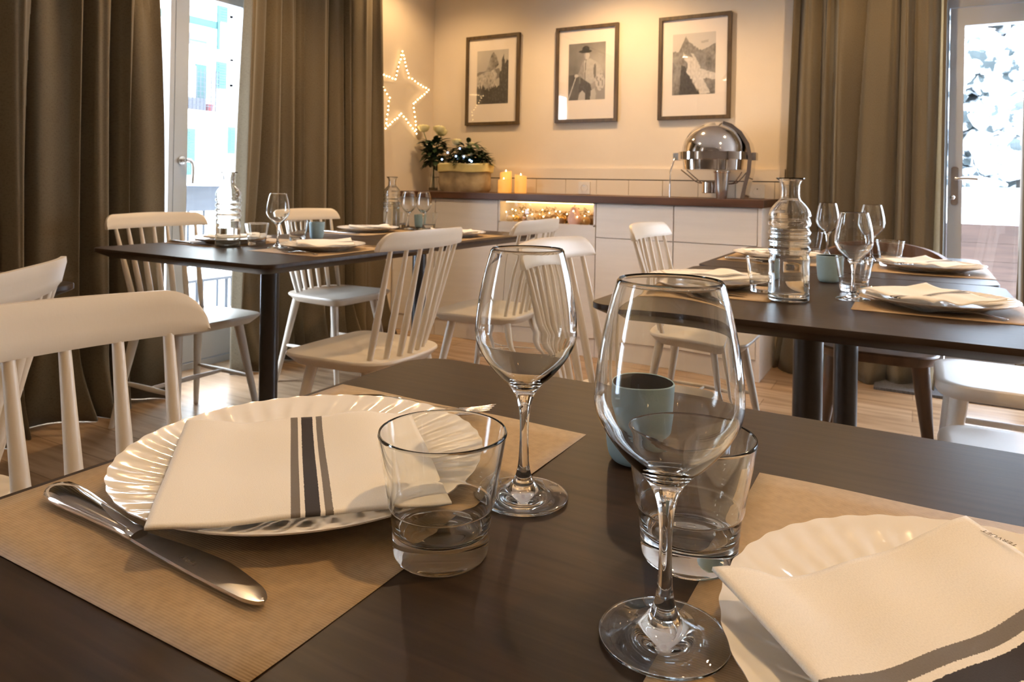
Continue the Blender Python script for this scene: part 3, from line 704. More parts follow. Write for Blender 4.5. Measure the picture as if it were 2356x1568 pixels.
BL = [(-.135, -.075, .222), (-.088, -.075, .268), (-.012, -.085, .242), (.012, -.075, .296), (.052, -.085, .240), (.100, -.085, .216), (.115, -.085, .208)]
bm = BM(); tube(bm, spline(BL, 4), .0009, 6); obj('wire', bm, M_black, root)
bm = BM(); ball(bm, (0, 0, 0), .0058, 8); b0 = obj('bulb', bm, M_bulb2, root, True)
for i, p in enumerate(BL):
    o = b0 if i == 0 else b0.copy()
    if i: COL.objects.link(o); o.parent = root
    o.location = p

# ------------------------------------------------------------------ roll-top chafing dish
cx, cy = -1.003, 4.11
root = thing('chafing_dish', 'polished steel roll-top chafing dish on the right end of the worktop', 'chafing dish', (cx, cy, ZT)); Z0 = -ZT
def rect_ring(rx, ry, z, n=64, p=3.0):
    out = []
    for k in range(n):
        a = 2*PI*k/n; c, s_ = math.cos(a), math.sin(a); q = (abs(c)**p+abs(s_)**p)**(-1/p); out.append((rx*c*q, ry*s_*q, z+Z0))
    return out
bm = BM(); rings = [rect_ring(.176, .17, 1.205)]
for k in range(1, 14):
    a = PI/2*k/14; rings.append(rect_ring(.182*math.cos(a), .176*math.cos(a), 1.205+.183*math.sin(a), p=2.2))
loftrings(bm, rings, True, True); obj('roll_top_lid', bm, M_steel, root)
bm = BM(); loftrings(bm, [rect_ring(.180, .172, 1.168), rect_ring(.193, .184, 1.170), rect_ring(.193, .184, 1.212), rect_ring(.178, .170, 1.214)], True, True); obj('collar', bm, M_steel, root)
bm = BM(); loftrings(bm, [rect_ring(.150, .142, 1.112), rect_ring(.166, .158, 1.114), rect_ring(.170, .162, 1.168)], True, True); obj('water_pan', bm, M_steel, root)
for hx in (-.232, .190):
    bm = BM(); box(bm, hx, hx+.042, -.03, .03, 1.168+Z0, 1.210+Z0); bevel(bm, .004); obj('hinge', bm, M_steel2, root)
for sy_ in (-.1,):
    bm = BM(); tube(bm, [(-.222, sy_*.2, 1.19+Z0), (-.226, sy_, 1.10+Z0), (-.226, sy_, .0)], .0045, 10); obj('leg', bm, M_steel, root, True)
bm = BM()
def strap(pts, w, th):
    prev = None
    for i, (x, z) in enumerate(pts):
        a = Vector(pts[max(i-1, 0)]); b_ = Vector(pts[min(i+1, len(pts)-1)]); d = (b_-a).normalized(); n = Vector((d.y, -d.x))*th/2
        cur = [bm.verts.new((x+sx_*n.x, yy, z+sx_*n.y)) for sx_, yy in ((-1, -w), (1, -w), (1, w), (-1, w))]
        if prev:
            for k in range(4): bm.faces.new((prev[k], prev[(k+1) % 4], cur[(k+1) % 4], cur[k])).smooth = False
        else: bm.faces.new(cur[::-1])
        prev = cur
    bm.faces.new(prev)
strap([(.055, .424), (.10, .408), (.152, .366), (.190, .305), (.206, .235), (.200, .15), (.180, .07), (.168, .0)], .058, .022)
bevel(bm, .008, 2, .8); o = obj('frame_arm', bm, M_steel, root); o['label'] = 'wide curved steel arm'
bm = BM()
for yy in (-.06, .06):
    tube(bm, spline([(-.175, yy, .160), (-.12, yy*.8, .115), (-.085, yy*.7, .090), (-.04, yy*.6, .085), (.10, yy*.6, .085), (.14, yy*.8, .115), (.165, yy, .150)], 4), .0032, 8)
tube(bm, [(-.05, -.04, .085), (-.05, .04, .085)], .0032, 8); obj('burner_bracket', bm, M_steel2, root)
bm = BM(); lathe(bm, [(0, .030), (.040, .030), (.044, .033), (.044, .090), (.040, .094), (.038, .090), (.038, .05), (0, .05)], 32, c=(-.012, -.05, 0)); o = obj('burner_cup', bm, M_steel, root); 
root = thing('steel_beaker', 'small grey metal beaker standing under the chafing dish', 'beaker', (-.935, 4.00, ZT))
bm = BM(); lathe(bm, [(0, 0), (.026, 0), (.028, .004), (.034, .06), (.042, .145), (.044, .150), (.041, .150), (.033, .06), (.024, .006), (0, .006)], 32)
obj('cup', bm, M_steel2, root, True)
bm = BM(); lathe(bm, [(.0435, .142), (.047, .146), (.047, .153), (.0435, .155)], 32); obj('rim', bm, M_steel, root, True)

# ------------------------------------------------------------------ tables
def table(x0, x1, y0, y1, label, dx=0, dy=0, arm=.26):
    xc, yc = (x0+x1)/2, (y0+y1)/2; W, D = x1-x0, y1-y0
    root = thing('dining_table', label, 'table', (xc, yc, 0), 0, 'dark square dining tables')
    top = rrect(-W/2, W/2, -D/2, D/2, .055, 10); und = rrect(-W/2+.045, W/2-.045, -D/2+.045, D/2-.045, .03, 10); mid = rrect(-W/2+.002, W/2-.002, -D/2+.002, D/2-.002, .053, 10)
    bm = BM(); loftrings(bm, [[(x, y, .714) for x, y in und], [(x, y, .736) for x, y in mid], [(x, y, .7375) for x, y in top], [(x, y, .7485) for x, y in top], [(x*.998, y*.998, .75) for x, y in top]], True, True)
    obj('tabletop', bm, M_table, root, False)
    n_before = set(root.children)
    bm = BM(); tube(bm, [(0, 0, .018), (0, 0, .706)], .036, 32); obj('column', bm, M_black, root)
    bm = BM(); box(bm, -.26, .26, -.03, .03, .700, .7135); box(bm, -.03, .03, -arm, arm, .700, .7135); bevel(bm, .002, 1); obj('top_plate', bm, M_black, root)
    bm = BM(); lathe(bm, [(0, 0), (.23, 0), (.235, .004), (.233, .010), (.05, .018), (0, .018)], 48); obj('base', bm, M_black, root)
    for c_ in root.children:
        if c_ not in n_before: c_.location = (dx, dy, 0)
    return root
table(-.657, .215, -.03, .896, 'dark square dining table nearest the viewer')
table(-.648, .220, 1.492, 2.436, 'dark dining table on the right, nearer of the right-hand pair', -.02, 0)
table(-.655, .215, 2.444, 3.352, 'dark dining table on the right, farther of the right-hand pair', .03, -.36, .05)
table(-2.680, -1.742, 1.540, 2.520, 'dark dining table on the left with the tall glass carafe, nearer of the left-hand pair', -.03, -.017)
table(-2.690, -1.752, 2.526, 3.420, 'dark dining table on the left nearest the sideboard')
table(-2.690, -1.790, .100, 1.020, 'dark dining table at the far left edge, mostly hidden by chairs')

# ------------------------------------------------------------------ spindle chairs
def spindle_chair():
    root = thing('spindle_chair', '', 'chair', (0, 0, 0), 0, 'white spindle-back chairs')
    # seat outline (front = +x)
    out = [(.20, -.175), (.205, -.12), (.207, 0), (.205, .12), (.20, .175), (.175, .205), (.12, .213), (0, .208), (-.10, .198), (-.165, .170), (-.195, .115), (-.205, 0), (-.195, -.115), (-.165, -.170), (-.10, -.198), (0, -.208), (.12, -.213), (.175, -.205)]
    op = []
    n = len(out)
    for i in range(n):
        p0, p1, p2, p3 = out[i-1], out[i], out[(i+1) % n], out[(i+2) % n]
        for k in range(4):
            t_ = k/4; op.append(tuple(.5*((2*b)+(-a+c)*t_+(2*a-5*b+4*c-d)*t_*t_+(-a+3*b-3*c+d)*t_**3) for a, b, c, d in zip(p0, p1, p2, p3)))
    def sc(f, z): return [(x*f, y*f, z) for x, y in op]
    def dish(f, z0): return [(x*f, y*f, z0 - .010*math.exp(-((x*f+.03)/.09)**2-(abs(y*f)-.075)**2/.006)) for x, y in op]
    bm = BM()
    loftrings(bm, [sc(.80, .408), sc(.86, .411), sc(.97, .434), sc(1.0, .441), sc(1.0, .446), sc(.985, .450), sc(.93, .4505), dish(.82, .4505), dish(.68, .450), dish(.52, .449), dish(.36, .448), dish(.2, .447), dish(.08, .447)], True, True)
    obj('seat', bm, M_chair, root)
    # crest rail: curved, leaning back
    def crest_p(s, z):   # s -1..1
        y = s*.232; x = -.262 + .042*s*s - .28*(z-.835)
        return x, y
    bm = BM(); NS, NZ = 72, 6; F, B = [], []
    for i in range(NS+1):
        s = math.sin(PI/2*(-1+2*i/NS)); e = max(0, (abs(s)-.80)/.20); top = .863 - .044*(1-math.sqrt(max(0, 1-e*e))) + .002*math.cos(s*PI); bot = .803
        fr, bk = [], []
        for j in range(NZ+1):
            z = bot+(top-bot)*j/NZ; x, y = crest_p(s, z); th = .011-.003*(j/NZ)+.0*(1-s*s); th *= (1 if 0 < j < NZ else .6)
            fr.append(bm.verts.new((x+th, y, z))); bk.append(bm.verts.new((x-th, y, z)))
        F.append(fr); B.append(bk)
    for i in range(NS):
        for j in range(NZ):
            bm.faces.new((F[i][j], F[i+1][j], F[i+1][j+1], F[i][j+1])).smooth = True; bm.faces.new((B[i][j], B[i][j+1], B[i+1][j+1], B[i+1][j])).smooth = True
        bm.faces.new((F[i][0], B[i][0], B[i+1][0], F[i+1][0])); bm.faces.new((F[i][NZ], F[i+1][NZ], B[i+1][NZ], B[i][NZ]))
    for i in (0, NS): bm.faces.new(F[i]+B[i][::-1])
    obj('crest_rail', bm, M_chair, root)
    for i in range(7):
        q = (i-3)/3; y0 = q*.148; x0 = -.172 + .048*q*q; s = q*.80; xt, yt = crest_p(s, .818)
        bm = BM(); P0 = Vector((x0, y0, .444)); P1 = Vector((xt, yt, .818))
        tube(bm, [P0.lerp(P1, t_) for t_ in (0, .15, .3, .5, .7, .85, 1)], [.0095, .0112, .0118, .0108, .0090, .0078, .0068], 12); obj('spindle', bm, M_chair, root, True)
    feet = {}
    for sx_ in (1, -1):
        for sy_ in (1, -1):
            P0 = Vector((.125*sx_-.01, .140*sy_, .425)); P1 = Vector((.205*sx_ - .01, .195*sy_, 0)); feet[(sx_, sy_)] = (P0, P1)
            bm = BM(); tube(bm, [P0.lerp(P1, t_) for t_ in (0, .12, .5, .8, 1)], [.0195, .0190, .0155, .0125, .0105], 14); obj('leg', bm, M_chair, root, True)
    z_s = .185; t_ = (.425-z_s)/.425; mids = {}
    for sy_ in (1, -1):
        a = feet[(1, sy_)][0].lerp(feet[(1, sy_)][1], t_); b_ = feet[(-1, sy_)][0].lerp(feet[(-1, sy_)][1], t_); mids[sy_] = a.lerp(b_, .5)
        bm = BM(); tube(bm, [a.lerp(b_, q) for q in (0, .15, .5, .85, 1)], [.006, .0085, .0105, .0085, .006], 12); obj('stretcher', bm, M_chair, root, True)
    bm = BM(); tube(bm, [mids[1].lerp(mids[-1], q) for q in (0, .15, .5, .85, 1)], [.006, .0085, .0105, .0085, .006], 12); obj('stretcher', bm, M_chair, root, True)
    return root
CH = [(-.656, .434, 0, 'white spindle-back chair in the left foreground, seen from behind'),
      (-1.49, .475, math.radians(220.5), 'white spindle-back chair cut off by the left edge of the picture'),
      (-2.60, 1.92, 0, 'white spindle-back chair left of the left table, before the glazed door'),
      (-2.575, 2.75, 0, 'white spindle-back chair facing right, in front of the second taupe curtain'),
      (-1.625, 1.895, PI+.03, 'white spindle-back chair at the aisle side of the left table, nearer one'),
      (-1.670, 2.780, PI+.05, 'white spindle-back chair just in front of the lit niche'),
      (-.640, 1.795, .02, 'white spindle-back chair seen right behind the left foreground wine glass'),
      (-.725, 2.84, .0, 'white spindle-back chair in front of the sideboard drawers')]
c0 = spindle_chair()
for i, (x, y, rz, lb) in enumerate(CH):
    if i == 0: c0.location = (x, y, 0); c0.rotation_euler = (0, 0, rz); c0['label'] = lb
    else: dup(c0, (x, y, 0), rz, lb)

# smooth white chairs at the right
def plain_chair():
    root = thing('side_chair', '', 'chair', (0, 0, 0), 0, 'smooth white chairs on the right')
    o1 = rrect(-.21, .21, -.205, .205, .085, 10)
    def sc(f, z): return [(x*f, y*f, z) for x, y in o1]
    bm = BM(); loftrings(bm, [sc(.86, .405), sc(.95, .409), sc(.995, .422), sc(1, .436), sc(.985, .447), sc(.95, .4515), sc(.86, .450), sc(.72, .446), sc(.5, .443), sc(.25, .442), sc(.05, .442)], True, True); obj('seat', bm, M_chair2, root, True)
    for sx_ in (1, -1):
        for sy_ in (1, -1):
            bm = BM(); P0 = Vector((.145*sx_, .140*sy_, .425)); P1 = Vector((.195*sx_, .185*sy_, 0)); tube(bm, [P0.lerp(P1, q) for q in (0, .3, .7, 1)], [.034, .030, .021, .016], 16, flat=.75); obj('leg', bm, M_chair2, root, True)
    for sy_ in (1, -1):
        bm = BM(); tube(bm, [(-.165, .155*sy_, .26), (.165, .155*sy_, .26)], .011, 12); obj('stretcher', bm, M_chair2, root, True)
    for sy_ in (1, -1):
        bm = BM(); tube(bm, [(-.175, .165*sy_, .44), (-.20, .175*sy_, .60), (-.235, .18*sy_, .80)], [.017, .015, .012], 12); obj('back_post', bm, M_chair2, root, True)
    bm = BM(); pts = [(-.225-.045*math.cos(s*PI/2), .205*s, .79) for s in [k/8-1 for k in range(17)]]
    rr_ = []
    for x, y, z in pts: rr_.append([(x+.010, y, z-.06), (x+.012, y, z+.05), (x-.010, y, z+.052), (x-.012, y, z-.06)])
    loftrings(bm, rr_, True, True); bevel(bm, .004); obj('backrest', bm, M_chair2, root)
    return root
p0 = plain_chair(); p0.location = (.262, 1.865, 0); p0.rotation_euler = (0, 0, PI); p0['label'] = 'smooth white chair at the right edge, nearer one, just beyond the nearest table'
dup(p0, (.268, 2.655, 0), PI, 'smooth white chair on the right, farther one, beside the walnut chair')

# walnut chair
root = thing('armchair', 'walnut chair with a curved back rail at the far end of the right tables', 'chair', (-.115, 2.985, 0), -PI/2)
o1 = rrect(-.20, .20, -.195, .195, .11, 10)
def sc(f, z): return [(x*f, y*f, z) for x, y in o1]
bm = BM(); loftrings(bm, [sc(.80, .408), sc(.93, .412), sc(.99, .432), sc(1, .444), sc(.97, .450), sc(.85, .449), sc(.6, .443), sc(.3, .440), sc(.06, .440)], True, True); obj('seat', bm, M_walnut, root, True)
for sx_ in (1, -1):
    for sy_ in (1, -1):
        bm = BM(); P0 = Vector((.130*sx_, .135*sy_, .425)); P1 = Vector((.205*sx_, .180*sy_, 0)); tube(bm, [P0.lerp(P1, q) for q in (0, .25, .6, 1)], [.029, .026, .018, .012], 16); obj('leg', bm, M_walnut, root, True)
bm = BM(); arc = []
for k in range(25):
    a = PI*.52 + PI*.96*k/24; arc.append((.255*math.cos(a)-.06, .235*math.sin(a), .805-.075*(abs(k-12)/12)**2))
rr_ = []
for i, (x, y, z) in enumerate(arc):
    d = (Vector(arc[min(i+1, 24)])-Vector(arc[max(i-1, 0)])).normalized(); nn = Vector((d.y, -d.x, 0)).normalized(); hh = .05 if 4 < i < 20 else .05*max(.25, min(i, 24-i)/5)
    p = Vector((x, y, z)); rr_.append([p+nn*.009, p-nn*.009, p-nn*.010-Vector((0, 0, hh)), p+nn*.010-Vector((0, 0, hh))])
loftrings(bm, rr_, True, True); bevel(bm, .004, 2, .7); obj('back_rail', bm, M_walnut, root)
for yy, xx in ((-.15, -.245), (-.05, -.305), (.05, -.305), (.15, -.245)):
    bm = BM(); tube(bm, [(-.13 if abs(yy) > .1 else -.17, yy*.9, .44), (xx, yy, .76)], [.012, .008], 10); obj('spindle', bm, M_walnut, root, True)
for sy_ in (1, -1):
    bm = BM(); tube(bm, [(.0, .165*sy_, .43), (-.045, .225*sy_, .70)], [.013, .010], 10); obj('arm_post', bm, M_walnut, root, True)

# ------------------------------------------------------------------ tableware
ZM = .7503; TM = .0006   # mat
def placemat(x0, y0, label, rz=0, curl=0):
    W, D = .345, .445; bm = BM(); n = 16; V = []
    for j in range(n+1):
        V.append([bm.verts.new((W*i/n-W/2, D*j/n-D/2, .0008+.0006*math.sin(i*.7)*math.sin(j*.5)+(curl*max(0, (i/n-.7))**2*max(0, .3-j/n)))) for i in range(n+1)])
    for j in range(n):
        for i in range(n): bm.faces.new((V[j][i], V[j][i+1], V[j+1][i+1], V[j+1][i])).smooth = True
    o = obj('placemat', bm, M_kraft); o.location = (x0+W/2, y0+D/2, ZM); o.rotation_euler = (0, 0, rz)
    md = o.modifiers.new('solid', 'SOLIDIFY'); md.thickness = .0004
    return tag(o, label, 'placemat', 'brown paper placemats')
placemat(-.648, .261, 'brown ribbed paper placemat in the left foreground under the striped napkin plate')
placemat(-.1235, .253, 'brown ribbed paper placemat in the right foreground under the large cropped plate')
placemat(-.640, 1.745, 'brown paper placemat on the aisle side of the nearer right table')
placemat(-.123, 1.755, 'brown paper placemat on the window side of the nearer right table', 0, 0)
placemat(-.635, 2.650, 'brown paper placemat on the aisle side of the farther right table')
placemat(-.128, 2.610, 'brown paper placemat on the window side of the farther right table')
placemat(-2.665, 1.825, 'brown paper placemat on the window side of the left table')
placemat(-2.152, 1.822, 'brown paper placemat on the aisle side of the left table')
placemat(-2.670, 2.662, 'brown paper placemat on the window side of the farther left table')
placemat(-2.150, 2.690, 'brown paper placemat on the aisle side of the farther left table')

def plate_mesh():
    bm = BM(); R = .1575; NS = 216
    prof = [(0, .0042), (.05, .0042), (.085, .0045), (.096, .0062), (.104, .0095), (.112, .0122), (.120, .0145), (.130, .0168), (.140, .0190), (.149, .0212), (.1555, .0232), (.1575, .0236), (.1570, .0222), (.150, .0193), (.130, .0140), (.110, .0080), (.098, .0030), (.094, .0004), (.088, .0004), (.086, .0022), (0, .0022)]
    def warp(r, z, a):
        k = max(0, (r-.098)/.06); tw = a*40 + k*5.2
        g = .00105*math.sin(tw)*min(1, k*2.4)*(1-.8*max(0, k-.45)/.55)*(1 if z > .0065 else .4)
        return r + (.0005*math.sin(a*40+5.2) if r > .150 else 0), z+g
    lathe(bm, prof, NS*2, warp=warp)
    return bm
pl = obj('plate', plate_mesh(), M_plate, None, True); pl.scale = (1.018, 1.018, 1); tag(pl, '', 'plate', 'white swirl-rimmed plates')
ZP = .7518
PL = [(-.474, .474, 'white swirl-rimmed plate in the left foreground'),
      (.060, .461, 'white swirl-rimmed plate cropped by the right edge of the foreground'),
      (-.485, 1.95, 'white plate of the nearer right table, seen through the large wine glass rim'),
      (.045, 1.915, 'white plate on the window side of the nearer right table with a fork in front'),
      (-.455, 2.85, 'white plate on the aisle side of the farther right table, left of the carafe'),
      (.045, 2.78, 'white plate on the window side of the farther right table'),
      (-2.470, 2.01, 'white plate on the window side of the left table, behind the carafe'),
      (-1.975, 2.03, 'white plate on the aisle side of the left table'),
      (-2.505, 2.90, 'white plate on the window side of the farther left table'),
      (-1.985, 2.93, 'white plate on the aisle side of the farther left table')]
for i, (x, y, lb) in enumerate(PL):
    o = pl if i == 0 else pl.copy()
    if i: COL.objects.link(o)
    o.location = (x, y, ZP); o['label'] = lb; o.rotation_euler = (0, 0, i*.3)

def napkin(corners, zf, label, n=44, z=.0, uvf=lambda u: u):
    """corners: c00 (u0 v0), c10, c11, c01; stripes vary along u"""
    bm = BM(); uv = bm.loops.layers.uv.new('UVMap'); V = []
    cxy = (sum(c[0] for c in corners)/4, sum(c[1] for c in corners)/4)
    for j in range(n+1):
        row = []
        for i in range(n+1):
            u, v = i/n, j/n
            x = (1-u)*(1-v)*corners[0][0]+u*(1-v)*corners[1][0]+u*v*corners[2][0]+(1-u)*v*corners[3][0]
            y = (1-u)*(1-v)*corners[0][1]+u*(1-v)*corners[1][1]+u*v*corners[2][1]+(1-u)*v*corners[3][1]
            row.append(bm.verts.new((x-cxy[0], y-cxy[1], zf(u, v)-z)))
        V.append(row)
    for j in range(n):
        for i in range(n):
            f = bm.faces.new((V[j][i], V[j][i+1], V[j+1][i+1], V[j+1][i])); f.smooth = True
            for l, (jj, ii) in zip(f.loops, ((j, i), (j, i+1), (j+1, i+1), (j+1, i))): l[uv].uv = (uvf(ii/n), jj/n)
    o = obj('napkin', bm, M_napkin, None, recalc=False); o.location = (cxy[0], cxy[1], z)
    md = o.modifiers.new('solid', 'SOLIDIFY'); md.thickness = .0022; md.offset = -1
    return tag(o, label, 'napkin', 'white napkins with a dark stripe')
# A: u runs from left edge to right, v from back to front
def zA(u, v):
    b = .7790 - .0035*math.sin(PI*u)*math.sin(PI*v) + .0034*math.sin(u*10+v*2) * (1-.75*v) + .0016*math.sin(u*17+1)*(1-.7*v) + .0009*math.sin(v*9+u*3)
    return b + .0045*max(0, u-.75)/.25*(1-v)*math.sin(PI*min(1, (1-v)))*1 + .003*max(0, .12-v)/.12*math.sin(u*11+2)
nA = napkin([(-.603, .443), (-.451, .590), (-.297, .443), (-.446, .297)], zA, 'white napkin with a triple dark stripe on the left foreground plate', z=.775)
def zB(u, v):   # u from tip edge across, v along the edge tip -> top corner
    b = .7815 + .0030*math.sin(v*8+1.0+u*2) - .003*math.sin(PI*u) + .0016*math.sin(v*16+u*5)
    b += .014*max(0, .22-v)/.22*max(0, .35-u)/.35 + .007*max(0, v-.85)/.15*max(0, .3-u)/.3
    return b
nB = napkin([(-.099, .418), (.067, .290), (.200, .469), (.034, .597)], zB, 'white napkin with a triple dark stripe on the right foreground plate', z=.775, uvf=lambda u: .452+(u*.21-.079)*3.1)
# generic far napkins
def zG(u, v): return .7795 - .003*math.sin(PI*u)*math.sin(PI*v) + .0035*math.sin(u*9+v*4) + .012*max(0, .25-u)/.25*max(0, v-.7)/.3 + .006*math.sin(v*12)*u*(1-v)
first = None
for i, (x, y, rz) in enumerate([(-.475, 1.95, 2.3), (.03, 1.915, -.75), (-.445, 2.85, 2.2), (.03, 2.78, -.8), (-2.460, 2.01, 2.4), (-1.965, 2.03, -.75), (-2.495, 2.90, 2.3), (-1.975, 2.93, .8)]):
    lb = ['on the plate just beyond the large foreground wine glass rim', 'on the right-hand plate of the nearer right table', 'on the plate left of the carafe, farther right table',
          'on the plate at the window side of the farther right table', 'on the plate behind the left carafe', 'on the plate at the aisle side of the left table', 'on the plate nearest the taupe curtain', 'on the plate of the left table nearest the sideboard'][i]
    if first is None:
        h = .105; first = napkin([(-h, -h), (h, -h), (h, h), (-h, h)], zG, '', 26, .775); o = first
    else: o = first.copy(); COL.objects.link(o)
    o.location = (x, y, .775); o.rotation_euler = (0, 0, rz); o['label'] = 'white striped napkin ' + lb

# print on the napkin corner
def text(body, size, m, parent, M, name='lettering'):
    c = bpy.data.curves.new(name, 'FONT'); c.body = body; c.size = size; c.extrude = .00005; c.align_x = 'CENTER'; c.align_y = 'CENTER'
    tmp = bpy.data.objects.new(name, c); COL.objects.link(tmp); bpy.context.view_layer.update()
    me = bpy.data.meshes.new_from_object(tmp); bpy.data.objects.remove(tmp)
    o = bpy.data.objects.new(name, me); COL.objects.link(o); me.materials.clear(); me.materials.append(m); o.parent = parent; o.matrix_local = M
    return o
M_ink = mat('brown_ink', (.10, .07, .03), .7, nscale=60, namp=.2)
o = text('TERVUET', .0056, M_ink, nB, Matrix.Translation((.034+.0213-.0036-.0505, .597-.0165-.0048-.4435, .0122)) @ Matrix.Rotation(math.radians(-37.7+180), 4, 'Z'))

# ---- glassware
def ring_close(o_, i_): return spline(o_, 5) + spline(i_, 5)
def wine_glass(root):
    # bowl + stem + foot are one blown piece; foot kept as its own part
    outer = [(0, .0018), (.020, .0018), (.034, .0016), (.0373, .0010), (.0382, .0022), (.0370, .0036), (.030, .0048), (.020, .0072), (.0118, .0120), (.0072, .0185), (.0049, .028), (.0040, .042), (.0038, .056), (.0043, .070), (.0060, .081), (.0094, .0895), (.0145, .0965), (.0236, .105), (.0332, .1165), (.0405, .1285), (.0431, .1370), (.0434, .1455), (.0421, .160), (.0392, .178), (.0350, .197), (.0312, .2105)]
    inner = [(.0306, .2112), (.0301, .2105), (.0340, .197), (.0382, .178), (.0411, .160), (.0424, .1455), (.0421, .1372), (.0395, .1292), (.0321, .1173), (.0220, .1065), (.0125, .0990), (.006, .0955), (0, .0948)]
    bm = BM(); lathe(bm, spline(outer, 5) + spline(inner, 5), 72); obj('glass_body', bm, M_glass, root, True)
def tumbler(root):
    outer = [(0, .0012), (.020, .0010), (.030, .0), (.0328, .0012), (.0342, .006), (.0350, .018), (.0362, .030), (.0372, .0358), (.0384, .0385), (.0400, .050), (.0430, .068), (.0458, .084), (.0464, .0872)]
    inner = [(.0458, .0888), (.0446, .0886), (.0438, .0850), (.0406, .066), (.0376, .048), (.0360, .0385), (.0345, .034), (.0332, .027), (.0310, .0195), (.024, .0165), (.012, .0158), (0, .0156)]
    bm = BM(); lathe(bm, spline(outer, 4) + spline(inner, 4), 72); obj('glass_body', bm, M_glass, root, True)
def carafe(root, level):
    ribs = []
    for k in range(4):
        z = .112 + k*.020; ribs += [(.0436, z), (.0486, z+.010)]
    outer = [(0, .002), (.030, .0012), (.040, .0), (.0455, .003), (.0468, .010), (.0458, .050), (.0462, .095), (.0450, .104)] + ribs + [(.0455, .195), (.0480, .203), (.0440, .216), (.0350, .229), (.0260, .238), (.0220, .246), (.0212, .262), (.0222, .275), (.0262, .284), (.0325, .2895)]
    inner = [(.0322, .2915), (.0250, .2865), (.0203, .276), (.0190, .262), (.0198, .247), (.0240, .236), (.0330, .226), (.0418, .213), (.0440, .2), (.0428, .19), (.0418, .10), (.0430, .05), (.0432, .016), (.038, .009), (0, .008)]
    bm = BM(); lathe(bm, spline(outer, 4) + spline(inner, 4), 64); obj('glass_body', bm, M_glass, root, True)
    bm = BM(); L_ = level
    lathe(bm, spline([(0, .0082), (.038, .0092), (.0434, .0162), (.0432, .05), (.0420, .10), (.0422, min(.12, L_))], 3) + [(.0424, L_), (0, L_)], 48); o = obj('water', bm, M_water, root, True); o['label'] = 'still water'
def cup(root):
    bm = BM(); lathe(bm, spline([(0, .001), (.020, .0005), (.026, .003), (.0295, .012), (.0315, .030), (.0338, .060), (.0345, .0755)], 5), 56); lathe(bm, [(.0345, .0755), (.0338, .0768), (.0328, .0762)], 56); o = obj('outside', bm, M_cup_out, root, True, recalc=True)
    bm = BM(); lathe(bm, spline([(.0328, .0762), (.0318, .060), (.0295, .030), (.0270, .012), (.018, .007), (0, .006)], 5), 56); o = obj('inside', bm, M_cup_in, root, True); o['label'] = 'glossy black inside'
def place(fn, name, cat, items, group, *a):
    first = None
    for it in items:
        x, y, lb = it[:3]; z = ZM + (.0012 if len(it) > 3 and it[3] else 0)
        if first is None: first = thing(name, lb, cat, (x, y, z), 0, group); fn(first, *a)
        else: dup(first, (x, y, z), 0, lb)
place(wine_glass, 'wine_glass', 'wine glass', [
    (-.1255, .4135, 'empty wine glass in the foreground, the large one right of centre'), (-.287, .536, 'empty wine glass in the foreground behind the left tumbler'),
    (-.130, 1.915, 'wine glass in front of the pair, right of the carafe on the right tables'), (-.303, 3.07, 'wine glass at the back left of the trio on the right tables'), (-.140, 2.935, 'wine glass at the back right of the trio on the right tables'),
    (-2.150, 1.965, 'single wine glass on the left table'), (-2.450, 3.17, 'left wine glass of the pair beside the small carafe, farther left table'), (-2.372, 3.205, 'right wine glass of the pair beside the small carafe, farther left table')], 'stemmed wine glasses')
place(tumbler, 'tumbler', 'drinking glass', [
    (-.2935, .4245, 'empty water tumbler in the left foreground beside the striped napkin'), (-.139, .514, 'empty water tumbler behind the large foreground wine glass'),
    (-.140, 2.085, 'water tumbler beside the teal cup on the nearer right table'), (-.338, 1.925, 'water tumbler left of the carafe on the nearer right table'), (-.375, 3.18, 'water tumbler behind the teal cup, farther right table'), (-.078, 2.865, 'water tumbler before the walnut chair rail, farther right table'),
    (-2.300, 1.995, 'water tumbler close behind the left carafe'), (-2.335, 2.245, 'water tumbler beside the grey-blue cup on the left table'), (-2.455, 3.375, 'water tumbler on the farther left table, nearest the sideboard'), (-2.600, 3.285, 'water tumbler behind the small carafe on the farther left table')], 'water tumblers')
place(cup, 'ceramic_cup', 'cup', [
    (-.232, .668, 'pale blue ceramic cup with a black inside, seen through the large wine glass'), (-.215, 2.235, 'pale blue ceramic cup right of the carafe on the right table'),
    (-2.350, 2.375, 'pale blue ceramic cup on the left table before the spindle chair'), (-2.500, 3.345, 'pale blue ceramic cup on the farther left table')], 'pale blue ceramic cups')
root = thing('carafe', 'tall ribbed glass carafe of water on the right table', 'carafe', (-.262, 1.812, ZM), 0, 'ribbed glass carafes'); carafe(root, .172)
root = thing('carafe', 'ribbed glass carafe of water on the left table in front of the glazed door', 'carafe', (-2.330, 1.880, ZM), 0, 'ribbed glass carafes'); carafe(root, .075)
root = thing('carafe', 'smaller-looking ribbed glass carafe on the farther left table', 'carafe', (-2.580, 3.185, ZM), 0, 'ribbed glass carafes'); carafe(root, .150)

